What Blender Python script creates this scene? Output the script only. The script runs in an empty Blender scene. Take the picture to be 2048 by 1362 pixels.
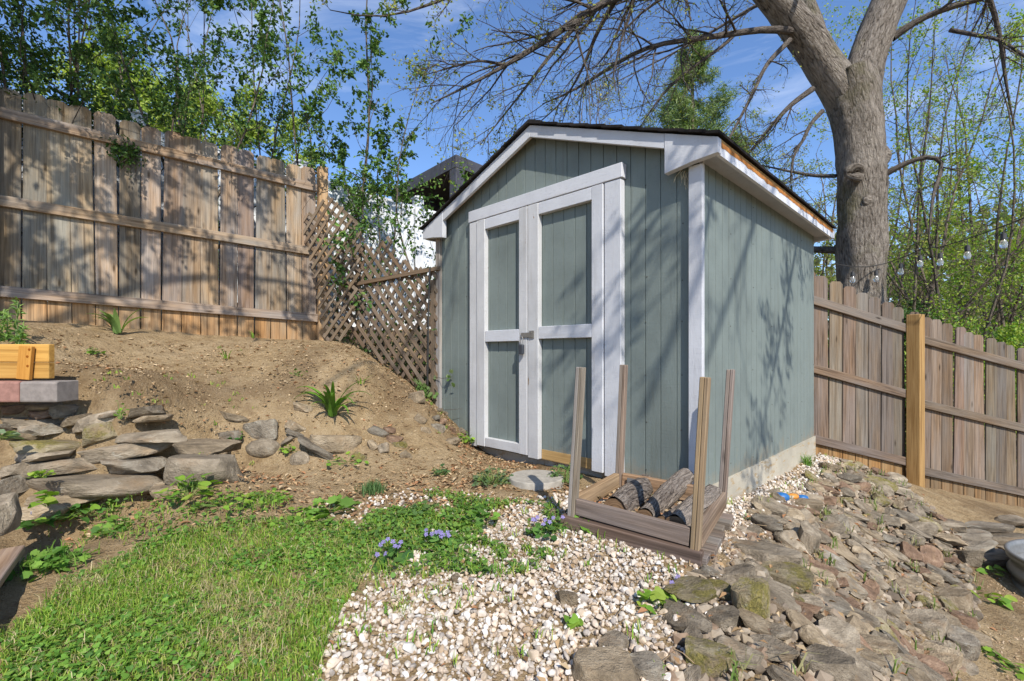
import bpy, bmesh, math, random
import numpy as np
from mathutils import Vector, noise as mnoise

rng = np.random.default_rng(11)
random.seed(5)
SC = bpy.context.scene
COL = SC.collection
F, CX, HY, H = 951.0, 1024.0, 706.0, 1.0      # focal length, centre and horizon of the photograph in its own pixels; eye height

def W(px, py, Y):
    return np.array([(px - CX) / F * Y, Y, H - (py - HY) / F * Y])
def unit(v):
    v = np.asarray(v, float); return v / (np.linalg.norm(v) + 1e-12)

# ------------------------------------------------------------------ mesh building
class MB:
    def __init__(s):
        s.V = []; s.G = []; s.L = []; s.S = []; s.C = []; s.n = 0; s.M = []
    def add(s, V, Fc, gc=None, col=(1, 1, 1)):
        V = np.asarray(V, float).reshape(-1, 3)
        s.V.append(V); s.G.append(V if gc is None else np.asarray(gc, float).reshape(-1, 3))
        if isinstance(Fc, np.ndarray):
            m, k = Fc.shape
            s.L.append((Fc + s.n).ravel()); s.S.append(np.full(m, k, np.int32))
        else:
            m = len(Fc)
            s.L.append(np.array([i + s.n for f in Fc for i in f], np.int64)); s.S.append(np.array([len(f) for f in Fc], np.int32))
        c = np.asarray(col, float)
        s.C.append(np.tile(c, (m, 1)) if c.ndim == 1 else c)
        s.n += len(V)
        return s
    def mesh(s, name, mat, smooth=False, sharp=None):
        me = bpy.data.meshes.new(name)
        if s.n:
            V = np.vstack(s.V); L = np.concatenate(s.L).astype(np.int32); S = np.concatenate(s.S); C = np.vstack(s.C); G = np.vstack(s.G)
            me.vertices.add(len(V)); me.vertices.foreach_set('co', V.ravel().astype(np.float32))
            me.loops.add(len(L)); me.loops.foreach_set('vertex_index', L)
            me.polygons.add(len(S))
            st = np.zeros(len(S), np.int32); st[1:] = np.cumsum(S)[:-1]
            me.polygons.foreach_set('loop_start', st)
            me.update(calc_edges=True)
            a = me.attributes.new('col', 'FLOAT_COLOR', 'FACE')
            a.data.foreach_set('color', np.hstack([C, np.ones((len(C), 1))]).ravel().astype(np.float32))
            g = me.attributes.new('gc', 'FLOAT_VECTOR', 'POINT')
            g.data.foreach_set('vector', G.ravel().astype(np.float32))
            me.polygons.foreach_set('use_smooth', np.full(len(S), smooth, bool))
            if smooth and sharp: me.set_sharp_from_angle(angle=math.radians(sharp))
        me.materials.append(mat)
        return me
    def build(s, name, mat, parent=None, smooth=False, sharp=None, bevel=0):
        o = bpy.data.objects.new(name, s.mesh(name, mat, smooth, sharp)); COL.objects.link(o)
        if parent is not None:
            o.parent = parent; o.matrix_parent_inverse = parent.matrix_basis.inverted()
        if bevel:
            b = o.modifiers.new('bevel', 'BEVEL'); b.width = bevel; b.segments = 1; b.limit_method = 'ANGLE'
        return o

def tag(o, label=None, cat=None, group=None, kind=None):
    if label: o['label'] = label
    if cat: o['category'] = cat
    if group: o['group'] = group
    if kind: o['kind'] = kind
    return o
def thing(name, label, cat, loc=(0, 0, 0), group=None):
    o = bpy.data.objects.new(name, None); COL.objects.link(o); o.empty_display_size = .1
    o.location = Vector([float(a) for a in loc]); bpy.context.view_layer.update()
    return tag(o, label, cat, group)

BOXF = [(0, 1, 3, 2), (4, 6, 7, 5), (0, 4, 5, 1), (2, 3, 7, 6), (0, 2, 6, 4), (1, 5, 7, 3)]
def goff(): return rng.uniform(-40, 40, 3)
def tint(v=.15, w=.05):
    b = 1 + rng.uniform(-v, v); return np.array([b * (1 + rng.uniform(-w, w)), b, b * (1 + rng.uniform(-w, w))])
def box(mb, c, ax, size, col=(1, 1, 1)):
    ax = [np.asarray(a, float) for a in ax]; h = np.array(size) / 2
    q = np.array([(i, j, k) for i in (-1, 1) for j in (-1, 1) for k in (-1, 1)]) * h
    mb.add(np.asarray(c) + q @ np.array(ax), BOXF, q + goff(), col)
def board(mb, A, B, wdir, w, t, col=(1, 1, 1)):
    A = np.asarray(A, float); B = np.asarray(B, float); l = unit(B - A)
    wd = np.asarray(wdir, float); wd = unit(wd - l * np.dot(wd, l)); td = np.cross(l, wd)
    box(mb, (A + B) / 2, (l, wd, td), (np.linalg.norm(B - A), w, t), col)
def prism(mb, pts, O, e1, e2, e3, t, col=(1, 1, 1), grain=2):
    """polygon pts in the plane (e1, e2) at O, pushed t along e3"""
    pts = np.asarray(pts, float); n = len(pts); O = np.asarray(O, float); e1 = np.asarray(e1); e2 = np.asarray(e2); e3 = np.asarray(e3)
    a = O + pts[:, :1] * e1 + pts[:, 1:] * e2
    V = np.vstack([a, a + e3 * t])
    g = np.zeros((2 * n, 3)); gl = pts[:, ::-1] if grain == 2 else pts
    g[:n, :2] = gl; g[n:, :2] = gl; g[n:, 2] = t
    fs = [tuple(range(n))[::-1], tuple(range(n, 2 * n))] + [(i, (i + 1) % n, n + (i + 1) % n, n + i) for i in range(n)]
    mb.add(V, fs, g + goff(), col)
def tubes(mb, P, R, k=5, col=(1, 1, 1), caps=False, rough=0):
    P = np.asarray(P, float); R = np.asarray(R, float)
    if P.ndim == 2: P = P[None]; R = R[None]
    N, m, _ = P.shape
    T = np.gradient(P, axis=1); T /= (np.linalg.norm(T, axis=2, keepdims=True) + 1e-9)
    ref = np.where(np.abs(T[:, :1, 2:]) > .9, np.array([1., 0, 0]), np.array([0, 0, 1.]))
    if N == 1: ref = np.array([[[.31, .93, .17]]])
    U = np.cross(T, np.broadcast_to(ref, T.shape)); U /= (np.linalg.norm(U, axis=2, keepdims=True) + 1e-9)
    B = np.cross(T, U)
    th = np.arange(k) / k * 2 * np.pi
    c, s_ = np.cos(th), np.sin(th)
    RR = np.repeat(R[:, :, None], k, 2)
    seg = np.linalg.norm(np.diff(P, axis=1), axis=2); ss = np.concatenate([np.zeros((N, 1)), np.cumsum(seg, 1)], 1)
    if rough:
        for i in range(m):
            for j in range(k):
                v = Vector((ss[0, i] * 2.2, c[j] * 1.6, s_[j] * 1.6))
                RR[0, i, j] *= 1 + rough * (mnoise.noise(v) + .5 * mnoise.noise(v * 3.1))
    V = P[:, :, None, :] + RR[..., None] * (c[None, None, :, None] * U[:, :, None, :] + s_[None, None, :, None] * B[:, :, None, :])
    g = np.stack([np.repeat(ss[:, :, None], k, 2), RR * c, RR * s_], -1) + rng.uniform(-30, 30, (N, 1, 1, 3))
    i = np.arange(m - 1)[:, None]; j = np.arange(k)[None]
    q = np.stack([i * k + j, i * k + (j + 1) % k, (i + 1) * k + (j + 1) % k, (i + 1) * k + j], -1).reshape(-1, 4)
    Q = (np.arange(N)[:, None, None] * (m * k) + q[None]).reshape(-1, 4)
    mb.add(V.reshape(-1, 3), Q, g.reshape(-1, 3), col)
    if caps:
        b0 = mb.n - N * m * k
        for t in range(N):
            mb.L.append(np.array([b0 + t * m * k + x for x in range(k)][::-1] + [b0 + (t * m + m - 1) * k + x for x in range(k)])); mb.S.append(np.array([k, k], np.int32)); mb.C.append(np.tile(np.asarray(col, float), (2, 1)))
def frames(N, bias, w):
    n = rng.normal(size=(N, 3)); n /= np.linalg.norm(n, axis=1, keepdims=True); n = n + np.asarray(bias) * w; n /= (np.linalg.norm(n, axis=1, keepdims=True) + 1e-9)
    d = rng.normal(size=(N, 3)); d -= (d * n).sum(1, keepdims=True) * n; d /= (np.linalg.norm(d, axis=1, keepdims=True) + 1e-9)
    return n, d, np.cross(n, d)
def palette(N, pal, jit=.18):
    pal = np.asarray(pal, float); c = pal[rng.integers(0, len(pal), N)]
    return np.clip(c * (1 + rng.uniform(-jit, jit, (N, 1))), 0, 1)
def leaves(mb, pos, size, pal, asp=.5, bias=(0, 0, 1), w=.6, jit=.2, fold=.1):
    N = len(pos)
    if N == 0: return
    n, a, b = frames(N, bias, w); s = np.asarray(size, float) * np.ones(N); s = s[:, None]
    V = np.stack([pos, pos + a * s * .45 + b * s * asp * .5 + n * s * fold, pos + a * s, pos + a * s * .45 - b * s * asp * .5 + n * s * fold], 1)
    mb.add(V.reshape(-1, 3), np.arange(4 * N).reshape(-1, 4), None, palette(N, pal, jit))
HEART = np.array([(0, 0), (-.12, .42), (.12, .56), (.5, .46), (.85, .2), (1, 0), (.85, -.2), (.5, -.46), (.12, -.56), (-.12, -.42)])
LOBED = np.array([(0, 0), (.1, .3), (.3, .5), (.42, .32), (.7, .4), (.78, .15), (1, 0), (.78, -.15), (.7, -.4), (.42, -.32), (.3, -.5), (.1, -.3)])
def discs(mb, pos, size, pal, outline=HEART, bias=(0, 0, 1), w=1.6, jit=.2):
    N = len(pos); n, a, b = frames(N, bias, w); s = (np.asarray(size) * np.ones(N))[:, None, None]
    o = outline; cup = .18 * (o[:, 1] ** 2) - .12 * o[:, 0] ** 2
    V = pos[:, None] + s * (o[None, :, :1] * a[:, None] + o[None, :, 1:] * b[:, None] + cup[None, :, None] * n[:, None])
    k = len(o); mb.add(V.reshape(-1, 3), np.arange(k * N).reshape(-1, k), None, palette(N, pal, jit))
def blades(mb, pos, h, wd, lean, pal, jit=.25):
    N = len(pos); h = (h * np.ones(N))[:, None]; wd = (wd * np.ones(N))[:, None]
    an = rng.uniform(0, 2 * np.pi, N); la = rng.uniform(0, 2 * np.pi, N); le = (rng.uniform(.1, 1, N) * lean)[:, None]
    s = np.stack([np.cos(an), np.sin(an), 0 * an], 1) * wd / 2; l = np.stack([np.cos(la), np.sin(la), 0 * la], 1)
    z = np.array([0, 0, 1.])
    m = pos + (z * .62 + l * le * .3) * h; t = pos + (z * (1 - .45 * le) + l * le) * h
    c = palette(N, pal, jit); V = np.stack([pos - s, pos + s, m + s * .75, m - s * .75], 1); mb.add(V.reshape(-1, 3), np.arange(4 * N).reshape(-1, 4), None, c)
    V = np.stack([m - s * .75, m + s * .75, t], 1); mb.add(V.reshape(-1, 3), np.arange(3 * N).reshape(-1, 3), None, c)
def ribbon(mb, base, d, L, w, arch, pal, n=8):
    """arching strap leaf"""
    d = unit([d[0], d[1], 0]); s = np.array([-d[1], d[0], 0]); p = np.array(base, float); a = math.radians(82 - rng.uniform(0, 12)); V = []
    for i in range(n + 1):
        f = i / n; ww = w * (1 - f ** 2.5) * .5 + .0008
        V += [p - s * ww + np.array([0, 0, ww * .5]), p, p + s * ww + np.array([0, 0, ww * .5])]
        p = p + (d * math.cos(a) + np.array([0, 0, math.sin(a)])) * L / n; a -= arch / n * (1 + f)
    fs = []
    for i in range(n): fs += [(3 * i, 3 * i + 1, 3 * i + 4, 3 * i + 3), (3 * i + 1, 3 * i + 2, 3 * i + 5, 3 * i + 4)]
    mb.add(V, fs, None, palette(1, pal)[0])

def grow(p, d, L, r, lv, spec, out, twigs):
    sp = spec[lv]; n = sp['n']; P = np.empty((n, 3)); P[0] = p; d = unit(d)
    for i in range(1, n):
        d = unit(d + rng.normal(0, sp['wig'], 3) + np.array([0, 0, sp.get('g', 0)])); P[i] = P[i - 1] + d * L / (n - 1)
    R = np.linspace(r, r * sp.get('tap', .35), n)
    out.setdefault((n, sp.get('k', 4)), []).append((P, R))
    if lv + 1 < len(spec): sprout(P, R, L, lv + 1, spec, out, twigs)
    else: twigs.append(P)
def sprout(P, R, L, lv, spec, out, twigs, f0=None, kids=None):
    sp = spec[lv]; n = len(P); kids = kids if kids is not None else sp['kids']
    f0 = sp.get('f0', .2) if f0 is None else f0
    for q in range(kids):
        f = f0 + (1 - f0) * (q + rng.uniform(0, 1)) / kids; x = min(f, .999) * (n - 1); i = int(x); fr = x - i
        p = P[i] * (1 - fr) + P[i + 1] * fr; t = unit(P[i + 1] - P[i]); r = R[i] * (1 - fr) + R[i + 1] * fr
        s = rng.normal(size=3); s = unit(s - t * np.dot(s, t)); a = math.radians(sp.get('ang', 45) + rng.normal(0, 10))
        grow(p, t * math.cos(a) + s * math.sin(a) + np.array([0, 0, sp.get('up', 0)]), L * sp['ratio'] * rng.uniform(.6, 1.25) * (1.15 - .6 * f), min(r * .75, max(r * sp.get('rr', .55), sp.get('rmin', .0015))), lv, spec, out, twigs)
def flush(mb, out, col=(1, 1, 1)):
    for (n, k), lst in out.items():
        tubes(mb, np.array([a for a, _ in lst]), np.array([b for _, b in lst]), k, col)
def along(twigs, N, jit=.02, lo=.15):
    A = np.array([t if len(t) == len(twigs[0]) else t[:len(twigs[0])] for t in twigs]); i = rng.integers(0, len(A), N); m = A.shape[1]
    x = rng.uniform(lo, 1, N) * (m - 1.001); j = x.astype(int); f = (x - j)[:, None]
    return A[i, j] * (1 - f) + A[i, j + 1] * f + rng.normal(0, jit, (N, 3))

# ------------------------------------------------------------------ materials
class NT:
    def __init__(s, name):
        s.m = bpy.data.materials.new(name); s.m.use_nodes = True; s.t = s.m.node_tree; s.b = s.t.nodes['Principled BSDF']
    def n(s, typ, **kw):
        x = s.t.nodes.new(typ)
        for k, v in kw.items():
            if k.startswith('i_'): s.set(x.inputs[k[2:].replace('_', ' ')], v)
            else: setattr(x, k, v)
        return x
    def set(s, sock, v):
        if isinstance(v, bpy.types.NodeSocket): s.t.links.new(v, sock)
        else:
            if hasattr(sock, 'default_value'):
                try: sock.default_value = v
                except Exception: sock.default_value = (*v, 1)
    def attr(s, name, out='Color'):
        x = s.n('ShaderNodeAttribute'); x.attribute_name = name; return x.outputs[out]
    def map(s, v, scale=(1, 1, 1), loc=(0, 0, 0)):
        x = s.n('ShaderNodeMapping'); s.set(x.inputs['Vector'], v); x.inputs['Scale'].default_value = scale; s.set(x.inputs['Location'], loc); return x.outputs[0]
    def noise(s, v, sc=5, det=5, ro=.6, dist=0):
        x = s.n('ShaderNodeTexNoise'); s.set(x.inputs['Vector'], v); x.inputs['Scale'].default_value = sc; x.inputs['Detail'].default_value = det; x.inputs['Roughness'].default_value = ro; x.inputs['Distortion'].default_value = dist; return x.outputs['Fac']
    def vor(s, v, sc=5, feature='F1', out='Distance', rand=1):
        x = s.n('ShaderNodeTexVoronoi'); x.feature = feature; s.set(x.inputs['Vector'], v); x.inputs['Scale'].default_value = sc; x.inputs['Randomness'].default_value = rand; return x.outputs[out]
    def ramp(s, f, stops, interp='LINEAR'):
        x = s.n('ShaderNodeValToRGB'); x.color_ramp.interpolation = interp; s.set(x.inputs[0], f); e = x.color_ramp.elements
        while len(e) < len(stops): e.new(.5)
        for el, (p, c) in zip(e, stops):
            el.position = p; el.color = (c, c, c, 1) if isinstance(c, (int, float)) else (*c, 1)
        return x.outputs[0]
    def mix(s, a, b, f=.5, blend='MIX'):
        x = s.n('ShaderNodeMix'); x.data_type = 'RGBA'; x.blend_type = blend
        s.set(x.inputs['Factor'], f)
        for sk, v in ((x.inputs[6], a), (x.inputs[7], b)):
            if isinstance(v, bpy.types.NodeSocket): s.t.links.new(v, sk)
            else: sk.default_value = (*v, 1) if not isinstance(v, (int, float)) else (v, v, v, 1)
        return x.outputs[2]
    def math(s, op, a, b=0):
        x = s.n('ShaderNodeMath'); x.operation = op; s.set(x.inputs[0], a); s.set(x.inputs[1], b); return x.outputs[0]
    def bump(s, h, st=.4, d=.01, prev=None):
        x = s.n('ShaderNodeBump'); x.inputs['Strength'].default_value = st; x.inputs['Distance'].default_value = d; s.set(x.inputs['Height'], h)
        if prev is not None: s.set(x.inputs['Normal'], prev)
        return x.outputs[0]
    def out(s, col, rough=.8, nrm=None, spec=.3):
        s.set(s.b.inputs['Base Color'], col); s.set(s.b.inputs['Roughness'], rough); s.b.inputs['Specular IOR Level'].default_value = spec
        if nrm is not None: s.set(s.b.inputs['Normal'], nrm)
        return s.m

def wood(name, light, dark, grey=None, gamt=.5, scale=1.0, bump=.35, knots=True):
    k = NT(name); g = k.attr('gc', 'Vector')
    fine = k.noise(k.map(g, (1.3 * scale, 45 * scale, 45 * scale)), 2.2, 5, .65, .4)
    bro = k.noise(k.map(g, (.55 * scale, 8 * scale, 8 * scale)), 2, 5, .6, 1.6)
    c = k.ramp(k.math('ADD', k.math('MULTIPLY', fine, .55), k.math('MULTIPLY', bro, .45)), [(.36, dark), (.58, light)])
    if grey:
        f = k.ramp(k.noise(k.map(g, (.7, 5, 5)), 1.4, 5, .6), [(.38, 0.), (.62, gamt)])
        c = k.mix(c, k.ramp(fine, [(.3, tuple(x * .6 for x in grey)), (.65, grey)]), f)
    if knots:
        v = k.vor(k.map(g, (2.2, 7.5, 0)), 1.0)
        c = k.mix(c, tuple(x * .3 for x in dark), k.ramp(v, [(.035, .85), (.11, 0.)]))
        streak = k.ramp(k.noise(k.map(g, (.5, 16, 16)), 1.7, 3, .5), [(.56, 0.), (.72, .6)])
        c = k.mix(c, tuple(x * .55 for x in dark), streak)
    c = k.mix(c, k.attr('col'), 1.0, 'MULTIPLY')
    return k.out(c, .85, k.bump(fine, bump, .004), .15)
def paint(name, col, chip=None, dirt=.25, chipamt=.62, mud=False):
    k = NT(name); g = k.attr('gc', 'Vector')
    em = k.noise(k.map(g, (7, 42, 42)), 2, 4, .6, 1.2)
    rip = k.noise(k.map(g, (60, 7, 7)), 2, 3, .5, .8)
    h = k.math('ADD', em, k.math('MULTIPLY', rip, .6))
    big = k.noise(g, 2.1, 5, .6)
    c = k.mix(col, tuple(x * .72 for x in col), k.ramp(big, [(.42, 0.), (.7, dirt * 2)]))
    c = k.mix(c, tuple(x * .7 for x in col), k.ramp(h, [(.6, .35), (.72, 0.)]))
    st = k.noise(k.map(g, (.9, 14, 14)), 1.5, 4, .6)
    c = k.mix(c, (col[0] * .62, col[1] * .57, col[2] * .5), k.ramp(st, [(.58, 0.), (.72, dirt)]))
    if chip:
        cf = k.ramp(k.noise(k.map(g, (3, 9, 9)), 2.2, 8, .7), [(chipamt, 0.), (chipamt + .02, 1.)])
        c = k.mix(c, chip, cf)
    if mud:   # soil splashed up by the rain, in an uneven band at the foot of the boards
        tc = k.n('ShaderNodeTexCoord'); sx = k.n('ShaderNodeSeparateXYZ'); k.set(sx.inputs[0], tc.outputs['Object'])
        f = k.math('SUBTRACT', k.math('MULTIPLY', k.noise(tc.outputs['Object'], 7, 6, .7), .62), sx.outputs['Z'])
        c = k.mix(c, (.26, .20, .13), k.ramp(f, [(.0, 0.), (.14, .55)]))
        c = k.mix(c, (.12, .145, .09), k.ramp(k.noise(k.map(g, (1.2, 10, 10)), 1.1, 6, .7), [(.6, 0.), (.72, .3)]))
    c = k.mix(c, k.attr('col'), 1.0, 'MULTIPLY')
    return k.out(c, .62, k.bump(h, .38, .004), .35)
def leafmat(name, rough=.5, trans=.35, spec=.4):
    k = NT(name); c = k.attr('col')
    m = k.m; k.out(c, rough, None, spec)
    tr = k.n('ShaderNodeBsdfTranslucent'); k.set(tr.inputs[0], k.mix(c, (.9, 1, .35), 1., 'MULTIPLY'))
    mx = k.n('ShaderNodeMixShader'); mx.inputs[0].default_value = trans
    k.t.links.new(k.b.outputs[0], mx.inputs[1]); k.t.links.new(tr.outputs[0], mx.inputs[2])
    k.t.links.new(mx.outputs[0], k.t.nodes['Material Output'].inputs[0]); return m
def bark(name, a, b, sc=1., moss=None, lum=.6):
    k = NT(name); g = k.attr('gc', 'Vector')
    n1 = k.noise(k.map(g, (3.2 * sc, 15 * sc, 15 * sc)), 1.6, 7, .68, 1.0)
    v = k.vor(k.map(g, (4.5 * sc, 17 * sc, 17 * sc), (0, 0, 0)), 1.3, 'DISTANCE_TO_EDGE'); fl = k.noise(g, 26 * sc, 5, .7)
    h = k.math('ADD', k.math('ADD', n1, k.math('MULTIPLY', fl, .3)), k.math('MULTIPLY', k.ramp(v, [(0., 0.), (.25, 1.)]), .13))
    c = k.ramp(h, [(.52, tuple(x * .22 for x in b)), (.66, b), (.86, a)])
    p = k.noise(g, 1.3, 5, .6)
    c = k.mix(c, tuple(x * 1.25 for x in a), k.ramp(p, [(.5, 0.), (.68, lum)]))
    if moss: c = k.mix(c, moss, k.ramp(k.noise(g, .9, 6, .7), [(.56, 0.), (.7, .75)]))
    return k.out(c, .9, k.bump(h, 1., .05), .1)
def stone(name, a, b, moss=0., lich=.25):
    k = NT(name); tc = k.n('ShaderNodeTexCoord'); oi = k.n('ShaderNodeObjectInfo')
    off = k.n('ShaderNodeVectorMath'); off.operation = 'SCALE'; off.inputs[0].default_value = (37, 21, 53); k.set(off.inputs['Scale'], oi.outputs['Random'])
    g = k.attr('gc', 'Vector'); ad = k.n('ShaderNodeVectorMath'); ad.operation = 'ADD'; k.set(ad.inputs[0], g); k.set(ad.inputs[1], off.outputs[0]); g = ad.outputs[0]
    n1 = k.noise(g, 2.3, 8, .65, .3); lay = k.noise(k.map(g, (2.4, 2.4, 5)), 2, 6, .65, 1.2); fine = k.noise(g, 22, 4, .7)
    c = k.ramp(k.math('ADD', k.math('MULTIPLY', n1, .84), k.math('MULTIPLY', lay, .16)), [(.33, tuple(x * .5 for x in b)), (.5, b), (.66, a)])
    c = k.mix(c, (.30, .19, .10), k.ramp(k.noise(g, 1.5, 5, .6), [(.56, 0.), (.72, .55)]))
    c = k.mix(c, (.52, .52, .45), k.ramp(k.noise(g, 4.5, 6, .7), [(.62, 0.), (.68, lich)]))
    if moss: c = k.mix(c, k.ramp(fine, [(.35, (.09, .085, .02)), (.65, (.27, .22, .06))]), k.ramp(k.noise(g, 1.9, 7, .75), [(.52 - moss * .2, 0.), (.6 - moss * .15, .9)]))
    hsv = k.n('ShaderNodeHueSaturation'); k.set(hsv.inputs['Color'], c)
    k.set(hsv.inputs['Value'], k.math('ADD', k.math('MULTIPLY', oi.outputs['Random'], .55), .74)); c = hsv.outputs[0]
    h = k.math('ADD', k.math('ADD', n1, k.math('MULTIPLY', lay, .4)), k.math('MULTIPLY', fine, .3))
    return k.out(c, .88, k.bump(h, .75, .05), .2)
def colmat(name, rough=.8, spec=.25, nsc=40, bump=.3):
    k = NT(name); g = k.attr('gc', 'Vector'); n1 = k.noise(g, nsc, 4, .6)
    return k.out(k.mix(k.attr('col'), k.ramp(n1, [(.3, .72), (.7, 1.12)]), 1., 'MULTIPLY'), rough, k.bump(n1, bump, .004), spec)
def metal(name, col, rough=.4, met=.9):
    k = NT(name); g = k.attr('gc', 'Vector'); n1 = k.noise(g, 30, 5, .6)
    k.b.inputs['Metallic'].default_value = met
    return k.out(k.mix(tuple(x * .6 for x in col), col, n1), k.math('ADD', k.math('MULTIPLY', n1, .25), rough - .1), k.bump(n1, .1, .002))

M_CEDAR = wood('weathered_cedar', (.40, .272, .165), (.135, .082, .043), (.32, .28, .24), .9, 1, .7)
M_FENCE2 = wood('weathered_fence', (.21, .142, .09), (.068, .043, .027), (.215, .182, .155), .8, 1, .7)
M_POST = wood('pine_post', (.50, .335, .19), (.33, .19, .085), None, 0, 1, .25)
M_YPOST = wood('treated_post', (.42, .26, .105), (.25, .135, .045), None, 0, 1, .3)
M_LATT = wood('lattice_wood', (.21, .155, .105), (.085, .06, .037), (.26, .225, .185), .6, 1, .25, False)
M_RACK = wood('rack_wood', (.27, .205, .15), (.10, .072, .052), (.31, .275, .245), .7, 1, .6)
M_ORANGE = wood('stained_orange', (.54, .31, .085), (.36, .18, .04), None, 0, .8, .25)
M_STEP = wood('brown_step_wood', (.36, .21, .10), (.17, .085, .035), (.4, .36, .33), .5)
M_WHITE = paint('white_paint', (.57, .57, .585), (.36, .28, .2), .3, .735)
M_CHIP = paint('chipped_white_paint', (.54, .53, .52), (.26, .16, .08), .4, .66)
M_GREEN = paint('sage_paint', (.182, .213, .194), None, .38, mud=True)
M_RUSTY = paint('peeled_fascia', (.64, .64, .66), (.42, .16, .035), .2, .74)
M_SHINGLE = colmat('asphalt_shingle', .95, .1, 60, .6)
M_CONC = colmat('concrete', .9, .2, 25, .4)
M_LEAF = leafmat('leaf', .5, .3)
M_GLOSSY = leafmat('glossy_leaf', .5, .28, .22)
M_YOUNG = leafmat('young_leaf', .55, .45)
M_MAPLE = bark('maple_bark', (.30, .26, .215), (.175, .145, .115), 1.25, (.13, .12, .055), .45)
M_TWIG = bark('twig_bark', (.20, .17, .14), (.11, .09, .075), 2.)
M_PALE = bark('pale_bark', (.27, .22, .17), (.15, .12, .09), 2.)
M_LOG = bark('log_bark', (.40, .335, .275), (.22, .175, .14), 2.6, None)
M_LOGEND = wood('log_end', (.33, .22, .13), (.13, .085, .05), None, 0, 1, .3)
M_STONES = [stone('stone_greybrown', (.42, .345, .25), (.25, .20, .14)), stone('stone_tan', (.49, .39, .265), (.31, .235, .15)),
            stone('stone_rust', (.37, .25, .165), (.24, .15, .095)), stone('stone_mossy', (.38, .32, .205), (.25, .20, .12), .25, .5), stone('stone_grey', (.36, .32, .25), (.23, .19, .14), 0, .4)]
M_PEB = colmat('pebble', .75, .3, 30, .2)
M_VINYL = colmat('white_vinyl', .45, .4, 3, .02)
M_DARK = colmat('dark_paint', .6, .3, 8, .1)
M_GALV = metal('galvanised', (.30, .295, .28), .5, .55)
M_IRON = metal('dark_iron', (.12, .11, .10), .45)
M_GLASS = NT('bulb_glass'); M_GLASS.b.inputs['Transmission Weight'].default_value = .85; M_GLASS = M_GLASS.out((.95, .95, .92), .08, None, .5)
M_PLASTIC = colmat('plastic', .45, .4, 20, .2)
M_GRASS = leafmat('grass_blade', .55, .35)
# ------------------------------------------------------------------ shed frame and terrain
Y0 = 2.686; CC = np.array([(1398 - CX) / F * Y0, Y0, 0]); UU = np.array([-.7067, .7075, 0]); VV = np.array([.7075, .7067, 0]); ZZ = np.array([0, 0, 1.])
UR, VS = 2.44, 2.505
def SP(u, v, z): return CC + UU * u + VV * v + ZZ * z
def fu(px): r = (px - CX) / F; return Y0 * (.3933 - r) / (.7067 + .7075 * r)
def fz(px, py): Y = Y0 + .7075 * fu(px); return H - (py - HY) / F * Y

CP = [(20,1300,-.9),(300,1300,-.9),(700,1300,-.88),(1024,1340,-.87),(1250,1350,-.87),(60,1120,-.88),(300,1080,-.87),(600,1050,-.85),(900,1050,-.84),(1100,1100,-.84),(1300,1150,-.85),
 (150,1010,-.84),(420,985,-.82),(600,960,-.8),(800,960,-.8),(960,920,-.79),(1461,1002,-.94),(1540,965,-.955),(1620,917,-.97),(20,835,-.38),(150,830,-.38),(300,830,-.38),(420,850,-.42),(520,850,-.5),(600,850,-.5),(700,860,-.55),(800,830,-.5),
 (200,750,-.15),(400,750,-.165),(600,750,-.17),(750,740,-.14),(820,780,-.3),(1960,1100,-1.45),(1935,1200,-1.5),(1940,1300,-1.48),(1910,1380,-1.45),(1800,965,-1.16),(1900,1010,-1.32),
 (1440,1080,-.87),(1420,1180,-.86),(1300,1362,-.87),(1520,1010,-.92),(1680,935,-1.0),(2040,1240,-1.55),(2040,1340,-1.52),(2040,1130,-1.52),(1980,1015,-1.43),(230,1000,-.835),(320,995,-.825),(480,965,-.80),(530,935,-.765),(250,1050,-.857),(100,940,-.66),(250,940,-.66),(400,920,-.62)]
WP = [(-2.75,3.0,-.06),(-2.5,2.86,-.2),(-3.3,3.0,.02),(-2.3,2.78,-.25),(-3.97,3.74,.26),(-3.3,4.25,.22),(-2.7,4.7,.17),(-2.05,5.08,.12),(-1.72,4.85,.11),(-1.29,4.65,-.12),(-.92,4.5,-.33),(-4.5,4.8,.5),(-3,6,.45),(-1,6.5,.3),(-2,9,.9),(-6,7,.9),(1,8,0),(-5.5,3.5,.5),(-4.5,2.2,-.3),
 (3.0,4.8,-1.0),(4.1,5.0,-1.36),(5.3,5.26,-1.64),(7,5.5,-1.95),(4.4,6.3,-1.35),(3,7,-1.1),(7,8,-2.2),(5,10,-1.9),(0,.3,-.95),(-1.5,.3,-.95),(1.5,.5,-1.3),(3,1,-1.6),(0,-3,-1.1),(4,-2,-1.7),(-4,0,-.8)]
for u, v, z in ((.5,-.1,-.83),(1.2,-.1,-.815),(1.9,-.1,-.79),(2.4,-.05,-.52),(-.05,-.05,-.88),(1.2,1.2,-.85),(2.65,1.,-.2),(1.2,2.9,-.6)):
    p = SP(u, v, 0); WP.append((p[0], p[1], z))
K = np.array([((px - CX) / F * (-z * F / (py - HY)), -z * F / (py - HY), z + H) for px, py, z in CP] + [(x, y, z + H) for x, y, z in WP])
def _phi(d2): return np.where(d2 > 1e-9, .5 * d2 * np.log(np.maximum(d2, 1e-12)), 0)
_n = len(K); _d = ((K[:, None, :2] - K[None, :, :2]) ** 2).sum(-1)
_A = np.zeros((_n + 3, _n + 3)); _A[:_n, :_n] = _phi(_d) + np.eye(_n) * .012; _A[:_n, _n] = 1; _A[:_n, _n + 1:] = K[:, :2]; _A[_n:, :_n] = _A[:_n, _n:].T
_w = np.linalg.solve(_A, np.concatenate([K[:, 2], np.zeros(3)]))
def smooth(a, b, x): t = np.clip((x - a) / (b - a), 0, 1); return t * t * (3 - 2 * t)
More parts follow.
